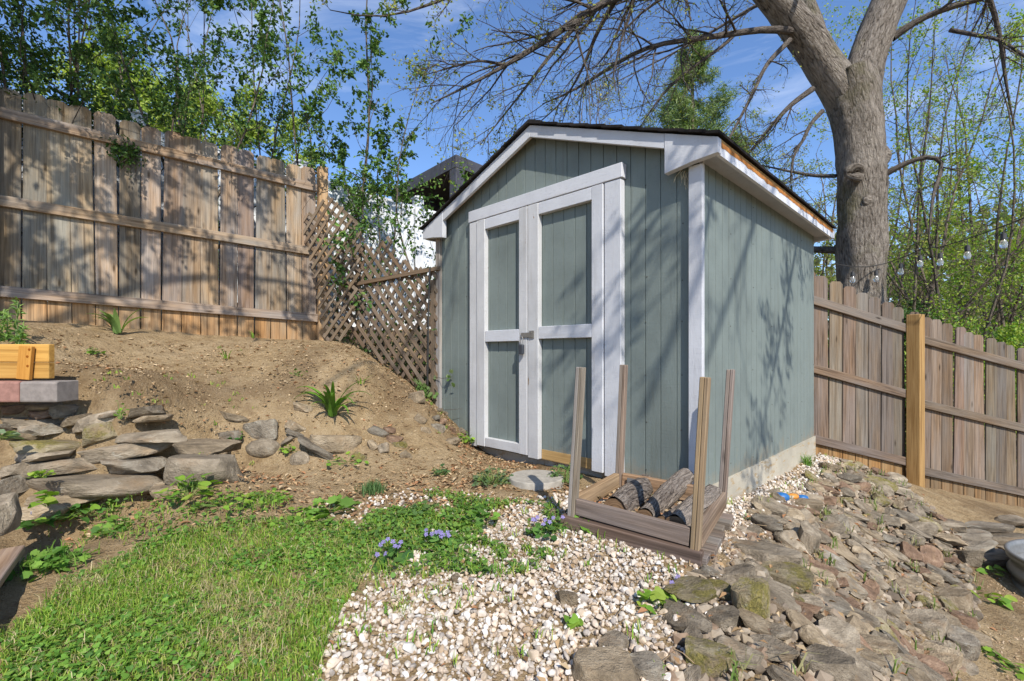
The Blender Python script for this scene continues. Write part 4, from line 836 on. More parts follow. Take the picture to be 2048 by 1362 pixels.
for i in range(3):
    mb = MB(); o = dn * (.075 + i * .145); board(mb, (A1 + o) * (1, 1, 0) + ZZ * (zt - .016), (A1 + o + dl * .95) * (1, 1, 0) + ZZ * (zt - .016), dn, .138, .03, tint(.1)); mb.build('top_board', M_STEP, stp, bevel=.003)
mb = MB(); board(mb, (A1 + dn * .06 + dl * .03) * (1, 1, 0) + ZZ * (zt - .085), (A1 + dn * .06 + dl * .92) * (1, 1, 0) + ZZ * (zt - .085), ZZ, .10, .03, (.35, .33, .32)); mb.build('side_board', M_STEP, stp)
for s in (.06, .89): mb = MB(); box(mb, (A1 + dn * .03 + dl * s) * (1, 1, 0) + ZZ * (zt - .10), (ZZ, dl, dn), (.13, .06, .045), (1.1, 1.2, 1.05)); mb.build('leg', M_RACK, stp, bevel=.003)
q = W(-8, 1030, 2.18); put_stone(q, (.17, .2, .17), axes(.05, .2, .1), 0, 'square ended grey block at the left edge above the plank step', 'stones of the dry stacked wall', 4)
tb = np.array([3.66, 2.98, 0]); TR, th_ = .385, .27; z0 = zg1(3.2, 2.9) - .03
tub = thing('metal_tub', 'round ribbed galvanised tub on bare soil at the right edge', 'tub', (tb[0], tb[1], z0))
mb = MB(); n = 64; a = np.linspace(0, 2 * math.pi, n, endpoint=False); prof = [(TR * .95, 0)]
for i in range(25): f = i / 24; prof.append((TR * (.97 + .03 * f) + .012 * math.sin(f * 6.283 * 2.5 - .6), .01 + f * (th_ - .02)))
prof += [(TR + .012, th_ - .01), (TR + .018, th_), (TR + .01, th_ + .01), (TR - .006, th_ + .008), (TR - .012, th_ - .02), (TR - .02, .04), (.001, .035)]
V = [[tb[0] + r_ * math.cos(x), tb[1] + r_ * math.sin(x), z0 + z] for r_, z in prof for x in a]; m = len(prof)
mb.add(V, [(i * n + j, i * n + (j + 1) % n, (i + 1) * n + (j + 1) % n, (i + 1) * n + j) for i in range(m - 1) for j in range(n)]); mb.build('tub_wall', M_GALV, tub, True)
mb = MB()
for s in (-.05, .05): x = math.radians(205) + s; p = np.array([tb[0] + (TR + .004) * math.cos(x), tb[1] + (TR + .004) * math.sin(x), z0 + .2]); tubes(mb, np.array([p, p + (0, 0, -.05)]), np.array([.004, .004]), 6)
mb.build('handle', M_GALV, tub)
toy = thing('chew_toy', 'blue and orange toy lying between gravel and stones', 'toy', hit(1580, 1000))
def lump(px, py, r, col, st=1.3): p = hit(px, py) + ZZ * r * .5; m = rock(int(px), round_=True, sub=2); v = m.V[0] * (2 * r * st, 2 * r, 2 * r * .8) + p; m.V = [v]; m.C = [np.tile(col, (len(m.C[0]), 1))]; return m
for x, r in ((1563, .04), (1605, .03)): lump(x, 1000, r, (.02, .13, .35)).build('blue_end', M_PLASTIC, toy, True)
lump(1585, 997, .028, (.60, .24, .04), 1.6).build('orange_middle', M_PLASTIC, toy, True)
# ------------------------------------------------------------------ lawn and small plants
GPAL = [(.22, .38, .04), (.28, .44, .05), (.16, .31, .035), (.35, .45, .07), (.12, .26, .03), (.38, .42, .09)]
STRAW = [(.50, .40, .20), (.42, .34, .15), (.55, .46, .26)]
CLOV = [(.12, .26, .035), (.17, .33, .045), (.22, .37, .055), (.09, .20, .03)]
LW_ = [p[:2] for p in hits([(60,1240),(120,1170),(300,1085),(450,1050),(600,1040),(700,1050),(760,1110),(720,1170),(680,1230),(650,1300),(640,1400),(0,1400),(0,1290)])] + [np.array([-1.6, .9])]
mb = MB(); q = scatter(LW_, 34000); q = soft(q, LW_, .11); d = fbm(q[:, 0], q[:, 1], 4.2); e = fbm(q[:, 0] + 9, q[:, 1], 7.)
k1 = rng.uniform(0, 1, len(q)) < np.clip(.78 + .75 * d + .3 * e, .06, 1); q, d, e = q[k1], d[k1], e[k1]
st = (e > .5) & (rng.uniform(0, 1, len(q)) < .4) | (rng.uniform(0, 1, len(q)) < .06)
blades(mb, q[~st], rng.uniform(.018, .05, (~st).sum()) * (1 + .35 * d[~st]), .0035, .9, GPAL); blades(mb, q[st], rng.uniform(.025, .07, st.sum()), .0026, 1.5, STRAW); th = scatter(LW_, 4000); blades(mb, th, rng.uniform(.02, .06, len(th)), .003, 2.1, STRAW + GPAL[3:])
c = scatter(LW_, 12000); c = soft(c, LW_, .1); e = fbm(c[:, 0], c[:, 1], 5.5); c = c[rng.uniform(0, 1, len(c)) < np.clip(.5 + .8 * e, 0.05, 1)]
discs(mb, c + ZZ * rng.uniform(.008, .035, len(c))[:, None], rng.uniform(.008, .018, len(c)), CLOV)
ex = scatter([p[:2] for p in hits([(640,1180),(760,1090),(900,1080),(1000,1120),(900,1190),(760,1260),(720,1370),(640,1370)])], 26); ex = np.repeat(ex, 26, 0); ex = ex + np.c_[rng.normal(0, .03, (len(ex), 2)), np.full(len(ex), .008)]; blades(mb, ex, rng.uniform(.02, .06, len(ex)), .0035, 1.1, GPAL + STRAW[:1])
tag(mb.build('lawn_grass', M_GRASS), 'patchy short grass mixed with clover', kind='stuff')
WZ = [p[:2] for p in hits([(620,1050),(680,1000),(760,990),(900,985),(990,1005),(1110,1010),(1130,1060),(1110,1130),(1020,1160),(900,1150),(800,1170),(740,1180),(700,1100)])]
WZ2 = [p[:2] for p in hits([(90,1060),(90,1025),(230,985),(300,990),(420,1000),(560,1000),(680,1010),(700,1050),(560,1080),(400,1090),(250,1100)])]
mb = MB()
for Z_, dn_ in ((WZ, 13000), (WZ2, 4200)):
    q = scatter(Z_, dn_); q = soft(q, Z_, .07); d = fbm(q[:, 0], q[:, 1], 6.) + .5 * fbm(q[:, 0], q[:, 1], 17.); q = q[d > -.12]
    h = len(q) // 2; blades(mb, q[:h], rng.uniform(.02, .06, h), .0045, 1.1, GPAL); discs(mb, q[h:] + ZZ * rng.uniform(.008, .04, len(q) - h)[:, None], rng.uniform(.01, .026, len(q) - h), [(.12, .24, .04), (.18, .30, .05), (.10, .19, .04)], LOBED)
q = scatter(DP, 40); d = fbm(q[:, 0], q[:, 1], 3.); q = q[d > .3]; q = np.repeat(q, 6, 0) + np.c_[rng.normal(0, .012, (len(q) * 6, 2)), np.zeros(len(q) * 6)]; blades(mb, q, rng.uniform(.012, .04, len(q)), .006, 1., GPAL)
q = scatter(GP, 55); q = np.repeat(q, 5, 0) + np.c_[rng.normal(0, .012, (len(q) * 5, 2)), np.zeros(len(q) * 5)]; blades(mb, q + ZZ * .012, rng.uniform(.015, .05, len(q)), .005, 1., GPAL)
q = scatter(SCREE, 22); q = np.repeat(q, 7, 0) + np.c_[rng.normal(0, .015, (len(q) * 7, 2)), np.zeros(len(q) * 7)]; blades(mb, q + ZZ * .03, rng.uniform(.03, .09, len(q)), .006, 1., [(.25, .27, .09), (.16, .25, .05), (.4, .36, .18)])
tag(mb.build('ground_cover', M_GRASS), 'low weeds and grass sprouting between soil and gravel', kind='stuff')
VG = 'small plants on the ground'
def clump(name, px, py, lab, cat, r, hgt, n, size, pal, outline=LOBED, flowers=0, fcol=(.33, .27, .58), fs=.0115, stems=True, grass=0, p=None, lift=0):
    p = hit(px, py) if p is None else p; p = p + ZZ * lift; t = thing(name, lab, cat, p, VG)
    rr = r * np.sqrt(rng.uniform(0, 1, n)); an = rng.uniform(0, 6.283, n); z = hgt * (1 - (rr / r) ** 2 * .7) * rng.uniform(.3, 1, n)
    P = p + np.stack([rr * np.cos(an), rr * np.sin(an), z], 1); mb = MB()
    if grass: blades(mb, p + np.c_[rng.normal(0, r * .45, (grass, 2)), np.zeros(grass)], rng.uniform(.5, 1.1, grass) * hgt, .0045, 1.0, pal)
    if n: discs(mb, P, size * rng.uniform(.6, 1.2, n), pal, outline)
    mb.build('leaves', M_YOUNG, t)
    if stems and n: mb = MB(); s = p + (P - p) * (.25, .25, 0); tubes(mb, np.stack([s, (s + P) / 2 + ZZ * .004, P], 1), np.full((n, 3), .0013), 3, (.16, .24, .06)); mb.build('stems', colmat('stem') if 'stem' not in bpy.data.materials else bpy.data.materials['stem'], t)
    if flowers:
        mb = MB()
        for i in range(flowers):
            a = rng.uniform(0, 6.283); rad = r * rng.uniform(.3, 1.); c = p + np.array([rad * math.cos(a), rad * math.sin(a), hgt * rng.uniform(.9, 1.3)]); tubes(mb, np.array([p * .4 + c * .6 - ZZ * hgt * .5, c]), np.array([.001, .001]), 3, (.15, .22, .06))
            nn = unit(np.array([-c[0] * .3, -1, .7]) + rng.normal(0, .3, 3)); u = unit(np.cross(nn, ZZ)); v = np.cross(nn, u)
            for kk in range(5):
                b = kk * 1.2566 + .3; e = u * math.cos(b) + v * math.sin(b); f_ = np.cross(nn, e); L = fs * rng.uniform(.85, 1.1)
                mb.add([c, c + e * L * .6 + f_ * L * .38 + nn * .002, c + e * L, c + e * L * .6 - f_ * L * .38 + nn * .002], [(0, 1, 2, 3)], None, np.array(fcol) * rng.uniform(.8, 1.25))
        mb.build('flowers', M_YOUNG, t)
    return t
VIO = [(.06, .16, .035), (.09, .21, .04), (.12, .25, .05)]
clump('violet_plant', 782, 1128, 'violet clump in bloom at the lawn edge beside the gravel', 'violet', .085, .07, 34, .04, VIO, HEART, 9)
clump('violet_plant', 876, 1092, 'violet clump blooming in the middle of the weedy gravel', 'violet', .085, .06, 26, .036, VIO, HEART, 10)
clump('violet_plant', 1095, 1070, 'violet clump blooming next to the firewood rack corner', 'violet', .085, .065, 30, .036, VIO, HEART, 8)
clump('violet_plant', 1355, 1185, 'lone violet sprig on the gravel near the mossy stone', 'violet', .05, .04, 10, .035, VIO, HEART, 2)
clump('violet_plant', 95, 1045, 'pale violet and ivy trailing at the foot of the stacked wall', 'violet', .10, .06, 26, .045, VIO, HEART, 5, (.42, .40, .62))
clump('weed', 170, 1030, 'trailing round leaved weed along the foot of the stacked wall', 'weed', .17, .07, 46, .045, VIO + GPAL[:2], HEART)
clump('weed', 235, 1062, 'broad leaved weed in front of the trailing one by the stacked wall', 'weed', .12, .06, 26, .05, CLOV, LOBED)
clump('weed', 380, 990, 'bright leafy weed at the foot of the square faced slab', 'weed', .13, .11, 44, .045, GPAL[:4], HEART)
clump('weed', 655, 1022, 'flat large leaved weed on the soil left of the weedy gravel', 'weed', .15, .05, 26, .075, [(.16, .30, .05), (.20, .35, .06)], LOBED)
clump('weed', 590, 1035, 'pale spreading weed at the top edge of the lawn', 'weed', .16, .04, 46, .035, GPAL[:4], LOBED)
clump('weed', 450, 1010, 'leafy weed on soil between the lawn and the stone edging', 'weed', .14, .07, 50, .032, GPAL[:4], LOBED)
clump('weed', 530, 1005, 'fine leaved weed patch left of the flat large leaved weed', 'weed', .13, .06, 70, .026, GPAL[:4], LOBED, grass=80)
clump('weed', 985, 968, 'grey green bushy weed touching the stepping stone', 'weed', .13, .12, 120, .026, [(.15, .21, .10), (.11, .18, .07), (.19, .25, .12)], LOBED)
clump('weed', 1130, 965, 'leafy weed between the stepping stone and the rack post', 'weed', .11, .13, 80, .032, [(.12, .20, .06), (.17, .26, .08)], LOBED)
clump('weed', 880, 950, 'dark weed on the leaf litter before the shed', 'weed', .07, .06, 30, .03, [(.08, .15, .05), (.13, .2, .06)], LOBED)
clump('weed', 930, 885, 'fresh weed at the foot of the left door trim', 'weed', .10, .09, 50, .035, GPAL[:3], LOBED)
clump('weed', 843, 1028, 'low dark weed in the weedy gravel', 'weed', .13, .06, 70, .03, [(.10, .18, .05), (.14, .23, .06)], LOBED)
clump('weed', 960, 1050, 'broad dark weed left of the violet by the rack', 'weed', .09, .09, 34, .042, CLOV, HEART)
clump('weed', 1165, 1062, 'yellow green weed in front of the rack corner post', 'weed', .07, .08, 26, .04, GPAL[1:4], LOBED)
clump('weed', 1318, 1215, 'fresh green sprig on the gravel near the bank', 'weed', .07, .07, 22, .04, GPAL[:4], HEART)
clump('weed', 1143, 1262, 'tiny green sprout alone on the white gravel', 'weed', .025, .04, 7, .03, GPAL[:3], HEART)
clump('weed', 100, 1135, 'lush green weed beside the leg of the plank step', 'weed', .13, .09, 90, .035, CLOV, LOBED, grass=180)
clump('grass_tuft', 745, 985, 'blue green tuft of grass on the soil before the step', 'grass tuft', .07, .085, 0, .02, [(.10, .19, .06), (.15, .25, .09)], grass=260)
clump('grass_tuft', 1614, 932, 'bright narrow leaved tuft on gravel beside the shed foundation', 'grass tuft', .035, .13, 0, .02, [(.14, .30, .04), (.2, .36, .06)], grass=70)
clump('weed', 2000, 990, 'bright green weed patch below the right hand fence', 'weed', .20, .11, 110, .05, GPAL[:4], LOBED, grass=120)
clump('weed', 1985, 1205, 'small three leaved vine beside the metal tub', 'weed', .11, .07, 16, .055, GPAL[:4], HEART)
clump('weed', 1975, 1140, 'vine leaves at the toe of the bank behind the tub', 'weed', .12, .07, 14, .05, GPAL[:4], HEART)
clump('weed', 2010, 1330, 'flat lime green weed on the soil at the lower right', 'weed', .10, .03, 16, .05, GPAL[1:4], LOBED)
clump('weed', 1960, 1300, 'pair of lime green leaves on bare soil right of the bank', 'weed', .04, .02, 5, .04, GPAL[1:4], LOBED)
clump('weed', 188, 708, 'dark little weed on the bare slope beside the orange bed', 'weed', .05, .05, 26, .028, CLOV, LOBED)
clump('weed', 600, 752, 'sparse seedling weed in the middle of the bare slope', 'weed', .06, .07, 9, .03, CLOV, LOBED)
clump('weed', 470, 878, 'green weed growing in the hollow of the middle stones', 'weed', .06, .05, 40, .03, [(.06, .18, .03), (.1, .24, .04)], LOBED)
clump('weed', 575, 905, 'weed sprouting at the foot of the upright narrow stone', 'weed', .06, .06, 26, .03, GPAL[:3], LOBED)
clump('weed', 695, 925, 'weeds along the lower end of the slanting slab', 'weed', .14, .06, 46, .03, GPAL[:3], LOBED)
clump('weed', 383, 905, 'upright pale shoot on the pale lichen spotted slab', 'weed', .03, .09, 12, .03, GPAL[2:5], HEART)
clump('weed', 80, 945, 'small leafed weed growing from the face of the stacked wall', 'weed', .06, .05, 34, .026, GPAL[:4], HEART, p=W(82, 955, 2.5))
clump('weed', 8, 885, 'pale green rosette in a joint of the stacked wall', 'weed', .06, .05, 20, .045, [(.22, .30, .16), (.28, .36, .2)], HEART, p=W(4, 880, 2.56))
clump('weed', 98, 1005, 'bright young shoot in front of the pale pointed slab', 'weed', .06, .08, 14, .05, GPAL[:4], HEART, p=W(98, 1012, 2.44))
clump('weed', 240, 838, 'thin seedling beside the small block on the bare slope', 'weed', .03, .13, 16, .022, GPAL[1:4], LOBED)
# strap-leaved plants
def straps(name, p, n, L, w, lab, cat, pal, arch=(1.2, 2.0)):
    t = thing(name, lab, cat, p, VG); mb = MB()
    for i in range(n):
        a = rng.uniform(0, 6.283); ribbon(mb, p + np.array([math.cos(a), math.sin(a), 0]) * .02, (math.cos(a), math.sin(a)), L * rng.uniform(.6, 1.15), w * rng.uniform(.7, 1.1), rng.uniform(*arch), pal)
    mb.build('leaves', M_YOUNG, t); return t
straps('daylily', hit(665, 833), 19, .36, .040, 'bright green strap leaved daylily on the bare slope', 'daylily', [(.14, .29, .03), (.18, .35, .04), (.11, .22, .03)], (.7, 2.1))
straps('dock_weed', hit(236, 668) , 12, .26, .05, 'upright broad leaved weed below the cedar fence', 'weed', [(.14, .24, .06), (.19, .29, .08)], (.3, 1.3))
for px, py, lab in ((453, 718, 'short upright sprout in the upper middle of the bare slope'), (508, 676, 'tiny sprout below the lower rail of the cedar fence'), (722, 768, 'thin sprout on the shaded right of the bare slope')): straps('sprout', hit(px, py), 5, .10, .012, lab, 'sprout', GPAL[:3], (.4, 1.))
t = thing('spurge_plant', 'lime green whorled plant in the orange bed at the left edge', 'plant', (-3.42, 3.1, 1.0)); mb = MB(); sm = MB()
for i in range(11):
    b = np.array([-3.42 + rng.normal(0, .07), 3.1 + rng.normal(0, .06), .97]); h = rng.uniform(.18, .40); tp = b + np.array([rng.normal(0, .04), rng.normal(0, .04), h]); tubes(sm, np.array([b, (b + tp) / 2, tp]), np.array([.005, .004, .003]), 5, (.22, .3, .1))
    f = rng.uniform(.25, 1, 60)[:, None]; leaves(mb, b + (tp - b) * f, .07 * (1.1 - .5 * f[:, 0]), [(.20, .34, .08), (.30, .42, .10), (.15, .27, .08)], .26, w=.8)
mb.build('leaves', M_YOUNG, t); sm.build('stems', bpy.data.materials['stem'], t)
# ivy on the lattice and the shed corner
iv = thing('ivy', 'ivy climbing behind and through the brown lattice', 'ivy', LP0 + le * .9 + ZZ * .6); mb = MB(); N = 900
s_ = rng.uniform(.05, 1.6, N); zz = np.array([zg1(*(LP0 + le * s)[:2]) for s in s_]); zc = np.where(s_ < .45, 1.0, .62); P = LP0 + le * s_[:, None] + ZZ * (zz + rng.uniform(0, 1, N) ** 1.6 * zc)[:, None] - ln * rng.uniform(.02, .22, N)[:, None]
discs(mb, P, rng.uniform(.025, .055, N), [(.05, .10, .03), (.09, .17, .04), (.14, .22, .06), (.25, .30, .12), (.30, .20, .1)], LOBED, ln, 1.2); mb.build('leaves', M_LEAF, iv)
mb = MB()
for i in range(16): s = rng.uniform(.1, 1.6); a = LP0 + le * s - ln * .08; a = a * (1, 1, 0) + ZZ * zg1(*a[:2]); tubes(mb, np.array([a, a + ZZ * .3 + le * rng.normal(0, .1), a + ZZ * .65 + le * rng.normal(0, .2)]), np.array([.004, .003, .002]), 4)
mb.build('vines', M_TWIG, iv)
iv = thing('ivy', 'ivy sprigs creeping up the bare corner trim of the shed', 'ivy', SP(UR + .06, -.1, .6)); mb = MB()
P = np.array([SP(UR + rng.normal(.10, .07), -.06 - rng.uniform(0, .12), 0) for _ in range(60)]); P[:, 2] = zg(P[:, 0], P[:, 1]) + rng.uniform(.01, .12, 60); P2 = np.array([SP(UR + .03 + rng.normal(0, .02), -.045, z) for z in (.62, .75, .78, .95, .98, 1.0, 1.2, 1.24)]); P3 = np.array([SP(UR - .22 + rng.normal(0, .03), -.05, .78 + rng.normal(0, .03)) for _ in range(7)])
discs(mb, np.vstack([P, P2, P3]), rng.uniform(.03, .055, 75), [(.12, .22, .05), (.2, .3, .09), (.26, .33, .14)], LOBED, -VV, 1.5); mb.build('leaves', M_YOUNG, iv)
mb = MB(); tubes(mb, np.array([SP(UR + .05, -.04, .5), SP(UR + .03, -.045, .9), SP(UR + .02, -.045, 1.25)]), np.array([.003, .0025, .0015]), 4); tubes(mb, np.array([SP(UR + .02, -.045, .78), SP(UR - .1, -.05, .77), SP(UR - .24, -.04, .79)]), np.array([.003, .0025, .0015]), 4, (1.5, 1.5, 1.2)); tubes(mb, np.array([SP(UR - .05, -.05, .48), SP(UR - .25, -.06, .50), SP(UR - .38, -.05, .52)]), np.array([.0025, .002, .0015]), 4, (1.8, 1.7, 1.3)); mb.build('vines', M_TWIG, iv)

# ------------------------------------------------------------------ shrubs behind the cedar fence
HOLLY = [(.045, .10, .022), (.065, .135, .03), (.09, .17, .038), (.13, .22, .05), (.03, .07, .02)]
LIGHTH = [(.10, .20, .04), (.14, .25, .05), (.075, .155, .033), (.19, .29, .065)]
def shrub(base, h, nst_, spread, nleaf, lab, pal=HOLLY, ls=.045, lo=.12, r0=.016, lean=(0, 0), mat=None, kids=9, hang=None, low=.06, bk=None, sub=.30):
    x, y = base[:2]; b = np.array([x, y, zg1(x, y) - .05]); t = thing('shrub', lab, 'shrub', b, 'tall shrubs behind the cedar fence'); out = {}; tw = []; stem = {}
    spec = [None, dict(n=4, wig=.22, kids=kids, ratio=sub, ang=48, rr=.5, rmin=.0022, up=.35, f0=low, k=4), dict(n=4, wig=.3, kids=5, ratio=.5, ang=45, rr=.5, rmin=.0014, up=.1, k=3, tap=.5)]
    for i in range(nst_):
        a = rng.uniform(0, 6.283); d = unit(np.array([math.cos(a) * spread + lean[0], math.sin(a) * spread * .6 + lean[1], 1])); n = 12; P = np.empty((n, 3)); P[0] = b + np.array([math.cos(a), math.sin(a), 0]) * .09; dd = d; L = h * rng.uniform(.75, 1.08)
        for j in range(1, n): dd = unit(dd + rng.normal(0, .09, 3) + (0, 0, .05)); P[j] = P[j - 1] + dd * L / (n - 1)
        R = np.linspace(r0 * rng.uniform(.7, 1.2), .003, n); stem.setdefault((n, 7), []).append((P, R)); sprout(P, R, L, 1, spec, out, tw)
    def ok(P): P = np.atleast_2d(P); return (((P[:, :2] - FA) @ FN[:2]) < -.03) | (P[:, 2] > np.interp(P[:, 0], [-4., -2.05], [3.0, 2.88])) | (P[:, 0] > -1.95)
    out = {q: [z for z in v if ok(z[0]).all()] for q, v in out.items()}; out = {q: v for q, v in out.items() if v}; tw = [z for z in tw if ok(z).all()]
    stem = {q: [z for z in v if ok(z[0]).all()] for q, v in stem.items()}; stem = {q: v for q, v in stem.items() if v}
    mb = MB(); flush(mb, stem); mb.build('stems', M_PALE, t, True); mb = MB(); flush(mb, out); mb.build('twigs', M_TWIG, t, True)
    mb = MB(); tw = [w_ for w_ in tw if w_[-1][2] > b[2] + h * lo]
    if hang is not None: tw += hang
    Q = along(tw, int(nleaf * 1.6), .022); Q = Q[ok(Q)]; leaves(mb, Q, rng.uniform(.6, 1.25, len(Q)) * ls * 1.12, pal, .55, w=.5, fold=.12); mb.build('foliage', mat or M_GLOSSY, t); return t
def behind(px, off=.38): # a spot between the two left fences
    s = np.linspace(-.6, 3.4, 200); p = FA[None] + FD[None, :2] * s[:, None] - FN[None, :2] * off; r = (px - CX) / F; i = np.argmin(np.abs(p[:, 0] / p[:, 1] - r)); return p[i]
shrub(behind(20), 4.2, 5, .16, 7500, 'darkest dense holly like shrub at the left edge of the fence', HOLLY, .042, .3, lean=(.02, -.04))
shrub(behind(115), 4.2, 4, .15, 5600, 'dense dark shrub right of the leftmost one', HOLLY, .042, .33, lean=(.06, -.05))
shrub(behind(235), 4.6, 4, .17, 3200, 'dark multi stemmed shrub with a low sprig over the fence', HOLLY, .042, .38, lean=(-.05, -.02))
shrub(behind(335), 4.6, 4, .17, 1500, 'leggy shrub with many bare pale stems in the middle', HOLLY + LIGHTH, .045, .4, kids=7)
shrub(behind(455), 4.8, 4, .20, 1300, 'sparse forked shrub against the yellow green tree', HOLLY + LIGHTH, .047, .32)
shrub(behind(545, .45), 4.4, 3, .16, 1700, 'small leaved shrub left of the slender one at the fence end', LIGHTH + HOLLY[:2], .048, .3)
shrub(behind(648, .42), 5.0, 2, .05, 3800, 'tall slender shrub with pale trunks by the fence end post', LIGHTH + HOLLY[:3], .052, .12, .02)
shrub((-1.5, 5.15), 3.1, 4, .17, 2000, 'airy upright shrub behind the lattice with a pointed top', LIGHTH + HOLLY[:3], .05, .12)
shrub((-1.02, 5.3), 2.5, 3, .20, 1200, 'thin drooping shrub in front of the pergola', LIGHTH, .048, .15, lean=(.12, 0))
shrub((-.62, 5.35), 2.3, 3, .28, 900, 'low arching shrub between the pergola and shed roof', LIGHTH, .046, .15, lean=(.18, .0))
# the sprig hanging over the cedar fence
t = thing('shrub_sprig', 'dark leafy sprig hanging over the front of the cedar fence', 'shrub sprig', W(245, 280, 4.2)); tw = []; out = {}
p0 = W(232, 240, 4.32); 
for i in range(7):
    P = np.array([p0 + rng.normal(0, .02, 3), W(238 + rng.normal(0, 8), 268, 4.17), W(246 + rng.normal(0, 16), 305, 4.12), W(245 + rng.normal(0, 14), 325 + rng.uniform(-25, 15), 4.12)]); out.setdefault((4, 4), []).append((P, np.array([.006, .005, .003, .002]))); tw.append(P)
    for j in range(6): o = P[2] + rng.normal(0, .05, 3); Q = np.array([P[1] * .4 + P[2] * .6, (P[2] + o) / 2, o, o + rng.normal(0, .03, 3)]); out[(4, 4)].append((Q, np.array([.003, .002, .002, .001]))); tw.append(Q)
mb = MB(); flush(mb, out); mb.build('twigs', M_TWIG, t, True); mb = MB(); leaves(mb, along(tw, 560, .028), rng.uniform(.025, .045, 560), HOLLY, .5); mb.build('foliage', M_GLOSSY, t)

# ------------------------------------------------------------------ trees
def twigspec(k1, k2, k3, r1=.42, r2=.5, r3=.5, g=-.02, wig=.16, ang=45, rm=.003):
    return [None, dict(n=7, wig=wig, kids=k1, ratio=r1, ang=ang, rr=.45, rmin=rm * 2, g=g, f0=.12, k=5, tap=.3), dict(n=6, wig=wig * 1.2, kids=k2, ratio=r2, ang=ang, rr=.5, rmin=rm * 1.2, g=g, f0=.12, k=4, tap=.4), dict(n=4, wig=.2, kids=k3, ratio=r3, ang=42, rr=.55, rmin=rm * .7, k=3, tap=.5)]
# the big maple
tree = thing('maple_tree', 'big forked maple with grey furrowed trunk beyond the right fence', 'tree', (4.5, 6.3, -.4))
def resample(P, R, n):
    P = np.asarray(P, float); R = np.asarray(R, float); s = np.r_[0, np.cumsum(np.linalg.norm(np.diff(P, axis=0), axis=1))]; x = np.linspace(0, s[-1], n)
    for _ in range(2): pass
    Q = np.stack([np.interp(x, s, P[:, i]) for i in range(3)], 1); r = np.interp(x, s, R)
    for _ in range(2): Q[1:-1] = (Q[:-2] + 2 * Q[1:-1] + Q[2:]) / 4
    return Q, r
YT = 6.3; kx = YT / F
def pl(pts, n=24):
    return resample([W(px, py, Y) for px, py, Y, r in pts], [r for *_, r in pts], n)
base = W(1722, 580, YT) * (1, 1, 0) + ZZ * (zg1(*W(1722, 580, YT)[:2]) - .1)
P, R = resample([base, base + ZZ * .35, W(1722, 560, YT), W(1723, 450, YT), W(1722, 330, YT), W(1714, 240, YT), W(1702, 185, YT), W(1690, 150, YT)], [.46, .38, .335, .335, .325, .345, .37, .36], 46)
R = R * .82; mb = MB(); tubes(mb, P, R, 44, (1, 1, 1), False, .14)
lims = [([(1712,235,YT,.27),(1672,165,YT,.285),(1640,120,YT-.05,.275),(1605,65,YT-.1,.26),(1560,10,YT-.2,.235),(1500,-60,YT-.3,.21),(1380,-190,YT-.7,.17),(1200,-330,YT-1.2,.12),(950,-460,YT-2,.06)], 40),
        ([(1706,235,YT+.05,.24),(1722,165,YT+.1,.25),(1738,100,YT+.15,.245),(1762,40,YT+.2,.235),(1790,-30,YT+.25,.225),(1830,-160,YT+.4,.20),(1880,-330,YT+.5,.15),(1900,-500,YT+.6,.08)], 40),
        ([(1645,95,YT+.15,.13),(1628,40,YT+.3,.12),(1605,-20,YT+.4,.11),(1590,-200,YT+.6,.07),(1560,-330,YT+.8,.04)], 24)]
LT = []
for li, (pts, n) in enumerate(lims): Q, r = pl(pts, n); r = r * (.80, .93, .82)[li]; tubes(mb, Q, r, 28, (1, 1, 1), False, .10); LT.append((Q, r))
mb.build('trunk', M_MAPLE, tree, True)
mb = MB()
def ring(px, py, rad, th, sq=1.0, off=.0):
    c = W(px, py, YT - .245 + off * .9); a = np.linspace(0, 2 * math.pi, 20); Q = np.array([c + np.array([math.cos(x) * rad, -.03 + .03 * math.cos(x * 2), math.sin(x) * rad * sq]) for x in a]); tubes(mb, Q, np.full(20, th) * (1 + .25 * np.sin(a * 3)), 10, (1, 1, 1), False, .2)
ring(1708, 347, .09, .042, .85, .0); ring(1709, 347, .045, .022, .8, .02)
mb.build('knot', M_MAPLE, tree, True)
for px, py, r_, o_ in ((1736, 402, .07, .0), (1762, 310, .13, .10)):
    m = rock(px, round_=True); m.V = [m.V[0] * (2 * r_, 1.1 * r_, 2.3 * r_) + W(px, py, YT - .24 + o_)]; m.G = [m.V[0]]; m.build('burl', M_MAPLE, tree, True)
